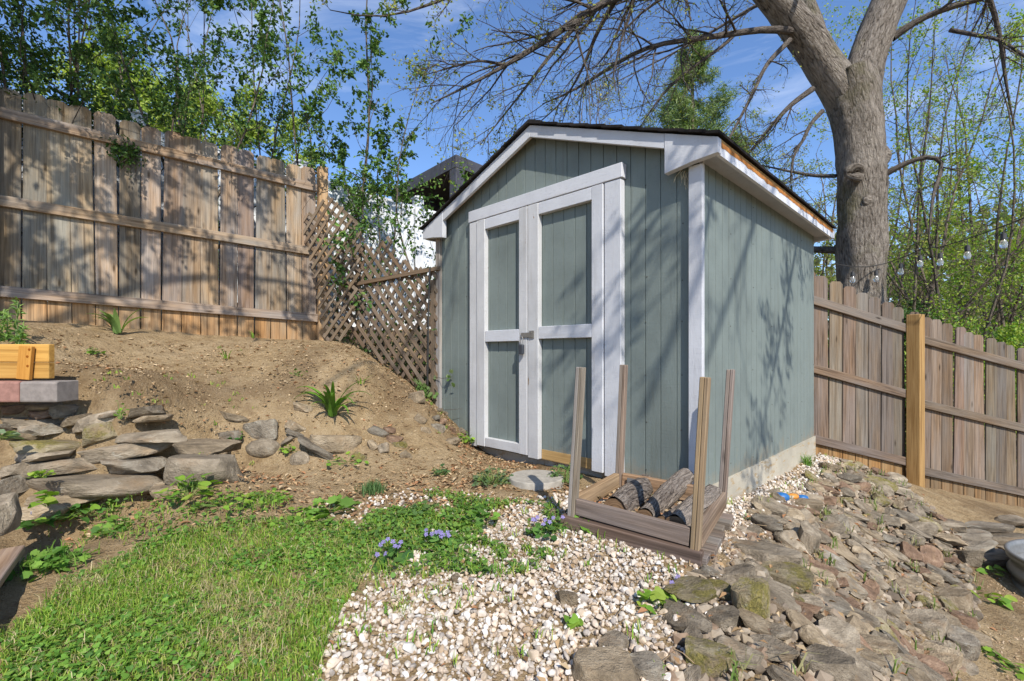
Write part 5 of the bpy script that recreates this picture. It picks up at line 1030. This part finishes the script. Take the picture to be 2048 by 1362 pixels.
BR = [([(1585,62,6.1,.075),(1540,55,6.0,.062),(1440,72,5.7,.05),(1355,82,5.5,.043),(1290,92,5.3,.036),(1210,140,5.1,.027),(1140,190,4.95,.018),(1085,208,4.85,.008)], 2.6, 14),
      ([(1580,80,6.1,.05),(1530,130,6.0,.038),(1505,190,5.95,.033),(1470,255,5.9,.024),(1435,320,5.85,.014)], 1.2, 8),
      ([(1625,178,6.1,.055),(1580,210,6.0,.042),(1540,255,5.95,.034),(1500,305,5.9,.024),(1470,330,5.9,.016)], 1.2, 7),
      ([(1645,222,6.1,.045),(1618,250,6.05,.034),(1608,280,6.0,.03),(1585,310,6.0,.024),(1580,380,6.0,.016),(1590,400,6.,.01)], 1.0, 7),
      ([(1470,68,5.8,.034),(1450,90,5.75,.03),(1390,130,5.7,.027),(1330,180,5.65,.021),(1292,235,5.6,.012),(1270,270,5.6,.006)], 1.6, 8),
      ([(1770,348,6.15,.065),(1800,332,6.05,.05),(1840,312,5.9,.043),(1880,312,5.8,.04),(1892,328,5.78,.034),(1870,370,5.75,.027),(1862,420,5.72,.022),(1858,475,5.7,.012)], .9, 5),
      ([(1785,75,6.4,.085),(1825,45,6.3,.065),(1880,20,6.2,.055),(1945,2,6.0,.047),(2060,-30,5.6,.035),(2200,-60,5.,.015)], 2.2, 9),
      ([(1900,60,6.2,.04),(1950,70,6.,.035),(2000,78,5.7,.028),(2060,120,5.4,.022),(2150,170,5.2,.01)], 1.8, 7),
      ([(1675,500,6.5,.075),(1640,500,6.7,.07),(1560,495,7.,.06),(1420,480,7.4,.03)], .8, 3),
      ([(1672,352,6.4,.04),(1630,352,6.6,.034),(1590,345,6.8,.028),(1520,330,7.2,.012)], 1.2, 6),
      ([(1500,-60,5.6,.09),(1380,-40,5.0,.075),(1240,-15,4.5,.058),(1170,25,4.3,.047),(1105,75,4.15,.04),(1060,103,4.1,.036),(1010,130,4.05,.026),(950,170,4.0,.018),(860,208,3.95,.007)], 2.4, 18),
      ([(1180,20,4.3,.034),(1130,75,4.25,.028),(1085,130,4.2,.022),(1040,190,4.2,.014),(960,290,4.2,.006)], 1.4, 10),
      ([(1240,-15,4.5,.04),(1190,70,4.7,.028),(1170,130,4.8,.02),(1130,200,4.9,.012),(1050,270,5.,.005)], 1.3, 8),
      ([(1640,60,6.4,.05),(1560,-20,6.8,.045),(1480,30,7.3,.035),(1380,90,7.6,.026),(1280,140,7.8,.015),(1180,190,8.,.006)], 2.0, 10),
      ([(1010,130,4.05,.02),(960,120,4.,.015),(900,135,3.9,.011),(850,150,3.85,.005)], 1.1, 7),
      ([(1240,-60,4.2,.045),(1050,-60,3.7,.035),(900,-10,3.4,.022),(860,10,3.35,.014),(800,35,3.3,.009),(720,40,3.25,.007),(660,20,3.2,.004)], .7, 6),
      ([(1830,-160,6.7,.08),(1960,-60,6.9,.06),(2000,60,7.1,.045),(2010,160,7.2,.03),(2030,260,7.3,.012)], 2.0, 12)]
out = {}; tw = []; sp = twigspec(9, 7, 5, .46, .5, .5, -.03, .12, 40, .0021)
for pts, L, kd in BR:
    Q, r = pl(pts, 16); r = r * .68; out.setdefault((16, 8), []).append((Q, r)); sprout(Q, r, L, 1, sp, out, tw, .22, int(kd * 1.3))
# limbs over the yard, above the picture
for pts, L, kd in (([(1.6,5.0,6.6),(1.4,3.4,6.4),(1.0,1.4,6.2),(.6,-.6,6.3),(.3,-2.4,6.6)],2.6,20), ([(2.6,5.2,6.8),(3.0,3.2,6.6),(3.2,1.2,6.3),(3.0,-1.,6.2),(2.7,-2.8,6.3)],2.4,26), ([(2.6,4.6,6.6),(2.4,2.4,6.0),(2.2,.2,5.4),(2.1,-1.6,5.0)],1.8,16), ([(1.9,4.8,6.7),(.2,3.4,6.9),(-1.5,1.4,6.8),(-3.,-.6,6.9)],2.6,12)):
    Q, r = resample(np.array(pts), np.linspace(.055, .015, len(pts)), 16); out[(16, 8)].append((Q, r)); sprout(Q, r, L, 1, twigspec(6, 4, 3), out, tw, .05, kd)
t3 = []
for pts in (((3.9,4.8,6.6),(3.6,2.4,5.5),(3.1,.5,4.4),(2.9,-.6,4.2)), ((3.6,4.9,6.8),(2.9,2.2,6.0),(2.2,.4,5.0),(1.5,-.6,4.7))):
    Q, r = resample(np.array(pts), np.linspace(.034, .008, 4), 16); out[(16, 8)].append((Q, r)); sprout(Q, r, 1.5, 1, twigspec(7, 5, 4, .42, .5, .5, -.02, .14, 45, .0026), out, t3, .35, 26)
mb = MB(); flush(mb, out, (1.25, 1.2, 1.1)); mb.build('branches', M_TWIG, tree, True)
mb = MB(); N = 9000; leaves(mb, along(tw, N, .02, .5), rng.uniform(.014, .036, N), [(.36, .40, .07), (.28, .33, .06), (.42, .38, .10), (.20, .25, .06)], .6, w=.2); Q = along(t3, 2600, .03); leaves(mb, Q, rng.uniform(.04, .075, len(Q)), [(.36, .40, .07), (.28, .33, .06)], .6, w=.2); mb.build('young_leaves', M_YOUNG, tree)
# trees further off
def bgtree(px, Y, h, lab, r=.09, stems=1, kids=(9, 5, 3), L=2.4, leafn=1500, pal=GPAL, ls=.06, spread=.12, lo=.25, bm=None, cat='tree', name='tree', group='bare spring trees beyond the garden', lean=(0, 0), g=.0, ang=42, bcol=(1, 1, 1), mat=None, jit=.05, lm=2.4):
    x = (px - CX) / F * Y; b = np.array([x, Y, zg1(x, Y) - .1]); t = thing(name, lab, cat, b, group); tr = {}; out = {}; tw = []; sp = twigspec(kids[0] + 3, kids[1] + 1, kids[2], .45, .5, .5, g, .14, ang, .0032)
    for i in range(stems):
        a = rng.uniform(0, 6.283); n = 14; P = np.empty((n, 3)); dd = unit(np.array([math.cos(a) * spread + lean[0], math.sin(a) * spread + lean[1], 1])); P[0] = b + (stems > 1) * np.array([math.cos(a), math.sin(a), 0]) * r * 1.5; hh = h * rng.uniform(.8, 1.05)
        for j in range(1, n): dd = unit(dd + rng.normal(0, .07, 3) + (0, 0, .03)); P[j] = P[j - 1] + dd * hh / (n - 1)
        R = np.linspace(r * .68 * rng.uniform(.75, 1.1), r * .1, n); tr.setdefault((n, 8), []).append((P, R)); sprout(P, R, L / .45 if False else L * 1.6, 1, sp, out, tw, lo)
    mb = MB(); flush(mb, tr, bcol); mb.build('trunk', bm or M_PALE, t, True); mb = MB(); flush(mb, out, bcol); mb.build('branches', bm or M_PALE, t, True)
    leafn = int(leafn * lm)
    if leafn: mb = MB(); leaves(mb, along(tw, leafn, jit), rng.uniform(.6, 1.2, leafn) * ls, pal, .6, w=.3); mb.build('foliage', mat or M_YOUNG, t)
    return t
BUDS = [(.40, .38, .10), (.34, .36, .09), (.28, .22, .10)]
YG = [(.32, .41, .06), (.41, .50, .08), (.25, .35, .05), (.47, .54, .12)]
bgtree(330, 11, 6.8, 'yellow green leafy tree glowing behind the middle shrubs', .09, 3, (10, 5, 4), 1.6, 9000, YG, .10, .22, .15, jit=.12, group='yellow green trees beyond the white fence')
bgtree(520, 12, 5.6, 'lower yellow green tree right of the taller glowing one', .08, 3, (10, 5, 4), 1.4, 7000, YG, .10, .25, .12, jit=.12, group='yellow green trees beyond the white fence')
bgtree(215, 11, 6.2, 'yellow green tree half hidden by the dark left shrubs', .08, 3, (9, 5, 4), 1.5, 5000, YG, .10, .22, .15, jit=.12, group='yellow green trees beyond the white fence')
bgtree(1140, 11, 8.2, 'bare thin tree rising behind the shed ridge', .06, 3, (14, 7, 5), 1.8, 500, BUDS, .045, .28, .2)
bgtree(1215, 12.5, 8.8, 'bare pale tree just right of the shed ridge', .07, 2, (14, 7, 5), 1.9, 600, BUDS, .045, .22, .2)
bgtree(1290, 10.5, 5.6, 'stubby bare trunk with upswept twigs left of the pine', .10, 1, (14, 7, 5), 1.5, 400, BUDS, .045, .05, .35)
bgtree(1050, 13, 6.0, 'faint bare tree left of the shed ridge', .06, 2, (14, 7, 5), 1.8, 400, BUDS, .045, .2, .2)
bgtree(1560, 10, 6.2, 'twiggy budding tree between pine and maple trunk', .05, 4, (9, 5, 4), 1.5, 2600, BUDS + YG, .05, .22, .1)
bgtree(1610, 12, 8.2, 'taller budding tree just left of the maple trunk', .06, 3, (9, 5, 4), 1.7, 3000, BUDS + YG[:2], .055, .15, .1)
bgtree(1500, 13, 6.2, 'yellowish brushy tree behind the shed eave', .05, 4, (9, 5, 4), 1.4, 3600, YG + BUDS, .06, .2, .1)
bgtree(1655, 9.5, 3.2, 'green leafy undergrowth tree beside the maple foot', .04, 4, (9, 5, 4), 1.0, 4500, YG + LIGHTH, .06, .25, .05)
bgtree(1800, 9, 9.4, 'grey stemmed young tree right of the maple trunk', .055, 3, (9, 5, 4), 1.9, 2600, YG + GPAL, .055, .10, .2, lm=1.25)
bgtree(1895, 8.6, 9.6, 'slim straight tree with many fine branches right of the maple', .05, 2, (10, 6, 4), 2.0, 2600, YG + GPAL, .055, .12, .18, lm=1.25)
bgtree(1960, 11, 11.5, 'tall fine branched tree near the right edge', .07, 3, (10, 5, 4), 2.2, 3600, GPAL + YG, .065, .18, .18, lm=1.25)
bgtree(2040, 9, 9.6, 'greening tree at the right edge of the picture', .06, 3, (10, 5, 4), 2.0, 5200, GPAL[:4] + YG[:2], .065, .16, .15, lean=(-.08, 0), lm=1.25)
bgtree(1840, 13, 6.8, 'leafy yellow green tree seen through the bare stems', .07, 3, (10, 5, 4), 1.8, 7500, YG, .085, .2, .15, jit=.1, lm=1.25)
bgtree(1930, 15, 6.5, 'soft green tree far behind the right stems', .07, 3, (10, 5, 4), 2.0, 8000, GPAL + YG, .10, .2, .1, jit=.12, lm=1.25)
bgtree(2025, 14, 5.0, 'bright green tree low at the far right', .07, 3, (10, 5, 4), 1.7, 9000, [(.15, .32, .05), (.22, .40, .07), (.12, .26, .04)], .10, .3, .05, jit=.12)
bgtree(1745, 13, 9.5, 'budding tree hidden behind the maple trunk', .06, 3, (9, 5, 4), 1.8, 2400, BUDS + YG, .06, .2, .15, lm=1.25)
bgtree(1855, 7.6, 2.7, 'clump of pale bare stems leaning right behind the fence post', .022, 9, (5, 4, 3), .7, 900, BUDS + YG, .04, .22, .2, cat='bush', name='bush', lean=(.22, 0))
bgtree(1985, 7.4, 2.9, 'crooked grey sapling behind the right end of the fence', .04, 2, (6, 4, 3), .9, 700, GPAL, .05, .2, .3, lean=(.12, 0))
bgtree(1930, 8.2, 2.6, 'green bush crowding the fence right of the leaning stems', .02, 7, (7, 4, 3), .7, 4500, GPAL + YG, .055, .3, .1, cat='bush', name='bush')
bgtree(2030, 9.5, 2.8, 'bright bush behind the fence at the right edge', .02, 7, (7, 4, 3), .8, 5500, [(.15, .30, .05), (.22, .38, .07), (.12, .24, .04)], .06, .3, .08, cat='bush', name='bush')
bgtree(1690, 8.2, 2.2, 'low yellow green bush around the maple foot', .02, 6, (7, 4, 3), .7, 2500, YG + LIGHTH, .05, .35, .1, cat='bush', name='bush')
bgtree(1830, 8.4, 2.9, 'dark ivy smothered stump bush right of the maple', .03, 6, (7, 4, 3), .6, 6500, HOLLY, .06, .22, .08, cat='bush', name='bush', mat=M_GLOSSY)
bgtree(1790, 7.9, 4.2, 'ivy clad thin trunk close behind the maple', .06, 1, (12, 4, 3), .45, 4200, HOLLY, .055, .04, .1, mat=M_GLOSSY)
bgtree(1690, 15, 8.5, 'bare topped tree seen between the maple limbs', .08, 3, (10, 5, 4), 2.2, 1500, BUDS + YG, .07, .2, .2)
bgtree(1880, 12, 10.5, 'tall twiggy tree with scattered leaves right of the maple fork', .08, 3, (11, 6, 4), 2.3, 2200, GPAL + YG, .06, .2, .25, lm=1.25)
bgtree(2000, 8.2, 8.8, 'slender dark stemmed tree leaning in at the upper right', .05, 2, (11, 6, 4), 2.0, 2200, GPAL + YG, .055, .16, .3, bm=M_TWIG, lm=1.25)
bgtree(1430, 11.5, 6.6, 'fine twigged bare tree in front of the pine', .05, 3, (10, 5, 4), 1.7, 500, BUDS, .045, .2, .2)
bgtree(1770, 10, 8.4, 'pale bare tree tangled behind the maple right side', .06, 3, (12, 6, 4), 2.1, 500, BUDS, .045, .2, .15, lm=1.2)
bgtree(1920, 9.6, 7.6, 'bare grey tree with criss crossing twigs above the string lights', .06, 3, (12, 6, 4), 2.1, 600, BUDS, .045, .24, .12, lm=1.2)
bgtree(2010, 10.5, 8.0, 'bare pale tree with arching twigs near the right edge', .06, 3, (12, 6, 4), 2.2, 600, BUDS, .045, .22, .15, lm=1.2)
bgtree(1590, 9, 5.2, 'bare arching brush between the shed roof and maple trunk', .05, 4, (11, 6, 4), 1.5, 700, BUDS, .045, .25, .1, lm=1.2)
# pine
x = (1385 - CX) / F * 14; b = np.array([x, 14, zg1(x, 14)]); t = thing('pine_tree', 'soft green pine rising behind the shed roof', 'tree', b); mb = MB(); PH = 10.6; tubes(mb, np.array([b, b + ZZ * 3, b + ZZ * PH]), np.array([.2, .15, .02]), 8); mb.build('trunk', M_PALE, t, True); out = {}; tw = []
for i in range(170):
    f = rng.uniform(.3, .99); a = rng.uniform(0, 6.283); L = (1 - f) * 4.3 * rng.uniform(.6, 1.15) + .25; grow(b + ZZ * PH * f, (math.cos(a), math.sin(a), .12 + .5 * f), L, .035 * (1.1 - f), 1, [None, dict(n=6, wig=.1, g=.05, k=4), dict(n=4, wig=.2, kids=9, ratio=.34, ang=48, rr=.5, rmin=.004, up=.25, f0=.25, k=3)], out, tw)
mb = MB(); flush(mb, out); mb.build('branches', M_TWIG, t, True)
mb = MB(); N = 42000; P = along(tw, N, .05); leaves(mb, P, rng.uniform(.10, .2, N), [(.15, .23, .065), (.20, .28, .08), (.12, .18, .06), (.26, .32, .10)], .14, w=.4, bias=(0, 0, 1), fold=.02); mb.build('needles', M_LEAF, t)
# second conifer lower right of the pine
x = (1455 - CX) / F * 13; b = np.array([x, 13, zg1(x, 13)]); t = thing('pine_tree', 'shorter bushy evergreen right of the pine', 'tree', b); mb = MB(); PH = 7.4; tubes(mb, np.array([b, b + ZZ * 3, b + ZZ * PH]), np.array([.14, .1, .02]), 8); mb.build('trunk', M_PALE, t, True); out = {}; tw = []
for i in range(110):
    f = rng.uniform(.3, .99); a = rng.uniform(0, 6.283); L = (1 - f) * 2.2 + .35; grow(b + ZZ * PH * f, (math.cos(a), math.sin(a), .3), L, .03 * (1.1 - f), 1, [None, dict(n=6, wig=.1, g=.05, k=4), dict(n=4, wig=.2, kids=8, ratio=.36, ang=48, rr=.5, rmin=.004, up=.25, f0=.25, k=3)], out, tw)
mb = MB(); flush(mb, out); mb.build('branches', M_TWIG, t, True); mb = MB(); N = 16000; leaves(mb, along(tw, N, .05), rng.uniform(.08, .16, N), [(.20, .27, .07), (.27, .34, .09), (.15, .22, .06)], .18, w=.4, fold=.02); mb.build('needles', M_LEAF, t)
# far wood that closes the view
mb = MB(); N = 70000; an = rng.uniform(math.radians(-75), math.radians(75), N); rd = rng.uniform(26, 40, N); x = np.sin(an) * rd; y = np.cos(an) * rd; hgt = 5.0 + 1.8 * fbm(an * 30, rd * .1, .35, 4) + 5.0 * smooth(.45, .65, an); z = zg(x, y) + rng.uniform(0, 1, N) * hgt
leaves(mb, np.stack([x, y, z], 1), rng.uniform(.25, .6, N), [(.17, .24, .06), (.22, .30, .08), (.26, .26, .12), (.13, .19, .06), (.30, .27, .17)], .6, w=.2)
tag(mb.build('distant_wood', M_YOUNG), 'far spring woodland closing the view behind the yards', kind='stuff')
# neighbour's house at the left edge, mostly behind the leaves
hs = thing('house', 'pale house gable glimpsed behind the leaves at the left edge', 'house', (-14.5, 11.5, 2)); 
mb = MB(); prism(mb, [(-3.5, -1), (3.5, -1), (3.5, 4.2), (0, 6.6), (-3.5, 4.2)], (-15.5, 11.5, 1.5), unit(np.array([.8, .6, 0])), ZZ, unit(np.array([-.6, .8, 0])), 7, (.62, .62, .64)); mb.build('wall', M_VINYL, hs)
mb = MB()
for s in (1, -1): prism(mb, [(0, 6.66), (3.9 * s, 3.98), (3.9 * s, 4.18), (0, 6.88)], np.array([-15.5, 11.5, 1.5]) - unit(np.array([-.6, .8, 0])) * .3, unit(np.array([.8, .6, 0])), ZZ, unit(np.array([-.6, .8, 0])), 7.6, (.12, .11, .11))
mb.build('roof', M_SHINGLE, hs)
# trees behind the camera that dapple the yard
def shadetree(x, y, h, lab, leafn, pal, low=False):
    b = np.array([x, y, zg1(x, y) - .1]); t = thing('shade_tree', lab, 'tree', b); n = 12; P = np.array([b + ZZ * h * i / 11 + rng.normal(0, .08, 3) for i in range(n)]); R = np.linspace(.2, .04, n); out = {}; tw = []
    sprout(P, R, h * .75, 1, twigspec(7, 5, 4, .42, .5, .5, .0, .14, 55, .004), out, tw, .72, 16)
    Pl = []
    if low:   # drooping boughs that reach toward the fence
        o2 = {}; t2 = []
        for pts in (((-3.0,-1.1,4.6),(-2.9,.4,4.9),(-2.7,1.7,4.4),(-2.5,2.5,3.9)), ((-3.0,-1.1,5.2),(-2.2,.5,5.3),(-1.6,1.8,4.7),(-1.2,2.7,4.1)), ((-3.0,-1.1,4.9),(-3.2,.8,4.8),(-3.4,1.9,4.3),(-3.5,2.4,3.9)), ((-3.0,-1.1,5.6),(-2.5,.9,5.9),(-2.1,2.2,5.4),(-1.9,3.0,4.8))):
            Q, r = resample(np.array(pts), np.array([.05, .035, .02, .008]), 14); o2.setdefault((14, 6), []).append((Q, r)); sprout(Q, r, 1.7, 1, twigspec(6, 4, 3, .42, .5, .5, -.02, .15, 48, .003), o2, t2, .3, 13)
        vis = lambda P: (P[..., 2] - H > .80 * P[..., 1]) | (P[..., 1] < .1)
        for q_, v in o2.items(): out.setdefault(q_, []).extend([z for z in v if vis(z[0]).all()])
        Pl = along([z for z in t2 if vis(z).all()], 3600, .035); Pl = Pl[vis(Pl - np.array([0, 0, .1]))]
    mb = MB(); tubes(mb, P, R, 14, (1, 1, 1), False, .06); mb.build('trunk', M_MAPLE, t, True); mb = MB(); flush(mb, out); mb.build('branches', M_TWIG, t, True)
    mb = MB(); leaves(mb, along(tw, leafn, .06), rng.uniform(.04, .085, leafn), pal, .6)
    if low: leaves(mb, Pl, rng.uniform(.05, .09, len(Pl)), pal, .6, w=.2)
    mb.build('foliage', M_YOUNG, t)
shadetree(-3.1, -1.2, 9.2, 'leafy tree behind the photographer that dapples the cedar fence', 4500, GPAL, True)

# ------------------------------------------------------------------ string lights
sl_ = thing('string_lights', 'black cable of clear bulbs strung from the maple to the right', 'string lights', W(1860, 520, 5.3))
cp = [W(*q) for q in ((1672, 528, 5.95), (1700, 533, 5.90), (1735, 534, 5.90), (1772, 527, 5.98), (1810, 513, 5.8), (1845, 497, 5.6), (1883, 494, 5.2), (1937, 477, 4.8), (2008, 452, 4.4), (2075, 425, 4.0))]
cp, _ = resample(np.array(cp), np.ones(len(cp)), 60); mb = MB(); tubes(mb, cp, np.full(60, .0055), 6, (.5, .5, .5)); mb.build('cable', M_IRON, sl_)
for px in (1704, 1751, 1805, 1837, 1881, 1935, 2008):
    i = np.argmin(np.abs(cp[:, 0] / cp[:, 1] * F + CX - px)); p = cp[i]; s = .9
    mb = MB(); tubes(mb, np.array([p + (0, 0, -.004), p + (0, 0, -.07)]), np.array([.004, .004]), 6); P = np.array([p + (0, 0, z) for z in (-.065, -.075, -.125, -.13)]); tubes(mb, P, np.array([.012, .021, .023, .012]), 12, caps=True); so_ = mb.build('socket', M_IRON, sl_)
    mb = MB(); P = np.array([p + (0, 0, z) for z in (-.128, -.15, -.175, -.195, -.208, -.212)]); tubes(mb, P, np.array([.017, .026, .030, .026, .014, .002]), 14); mb.build('bulb', M_GLASS, so_, True)
# ------------------------------------------------------------------ light, sky, camera
AZ, EL = math.radians(164), math.radians(43)
sd = np.array([math.sin(AZ) * math.cos(EL), math.cos(AZ) * math.cos(EL), math.sin(EL)])
sl = bpy.data.lights.new('sun', 'SUN'); sl.energy = 4.9; sl.angle = math.radians(.5); sl.color = (1, .955, .88)
so = bpy.data.objects.new('sun', sl); COL.objects.link(so); so.rotation_euler = Vector(sd).to_track_quat('Z', 'Y').to_euler(); so.location = (0, -5, 20)
w = bpy.data.worlds.new('World'); SC.world = w; w.use_nodes = True; nt = w.node_tree; bg = nt.nodes['Background']
sky = nt.nodes.new('ShaderNodeTexSky'); sky.sky_type = 'NISHITA'; sky.sun_disc = False; sky.sun_elevation = EL; sky.sun_rotation = AZ; sky.air_density = 1.0; sky.dust_density = .3; sky.ozone_density = 2.5
tc = nt.nodes.new('ShaderNodeTexCoord'); mp = nt.nodes.new('ShaderNodeMapping'); mp.inputs['Scale'].default_value = (1.2, 2.2, 4.5); mp.inputs['Rotation'].default_value = (.3, .2, .5); nt.links.new(tc.outputs['Generated'], mp.inputs[0])
no = nt.nodes.new('ShaderNodeTexNoise'); no.inputs['Scale'].default_value = 1.7; no.inputs['Detail'].default_value = 7; no.inputs['Roughness'].default_value = .6; no.inputs['Distortion'].default_value = .8; nt.links.new(mp.outputs[0], no.inputs['Vector'])
rp = nt.nodes.new('ShaderNodeValToRGB'); rp.color_ramp.elements[0].position = .52; rp.color_ramp.elements[0].color = (0, 0, 0, 1); rp.color_ramp.elements[1].position = .9; rp.color_ramp.elements[1].color = (.55, .55, .55, 1); nt.links.new(no.outputs[0], rp.inputs[0])
mx = nt.nodes.new('ShaderNodeMix'); mx.data_type = 'RGBA'; nt.links.new(rp.outputs[0], mx.inputs['Factor']); nt.links.new(sky.outputs[0], mx.inputs[6]); mx.inputs[7].default_value = (7.5, 8, 8.8, 1)
tn = nt.nodes.new('ShaderNodeMix'); tn.data_type = 'RGBA'; tn.blend_type = 'MULTIPLY'; tn.inputs['Factor'].default_value = 1; nt.links.new(sky.outputs[0], tn.inputs[6]); tn.inputs[7].default_value = (.86, 1.0, 1.2, 1); nt.links.new(tn.outputs[2], mx.inputs[6])
nt.links.new(mx.outputs[2], bg.inputs[0]); bg.inputs[1].default_value = .15
cam = bpy.data.cameras.new('camera'); co = bpy.data.objects.new('camera', cam); COL.objects.link(co); co.location = (0, 0, H); co.rotation_euler = (math.pi / 2, 0, 0)
cam.sensor_width = 36; cam.lens = F / 2048 * 36; cam.shift_y = (HY - 681) / 2048; cam.clip_end = 2000; cam.clip_start = .02; SC.camera = co
SC.view_settings.view_transform = 'Standard'; SC.view_settings.look = 'None'; SC.view_settings.exposure = 0.28; SC.view_settings.gamma = 1
SC.cycles.max_bounces = 6; SC.cycles.transparent_max_bounces = 4; SC.cycles.use_denoising = True
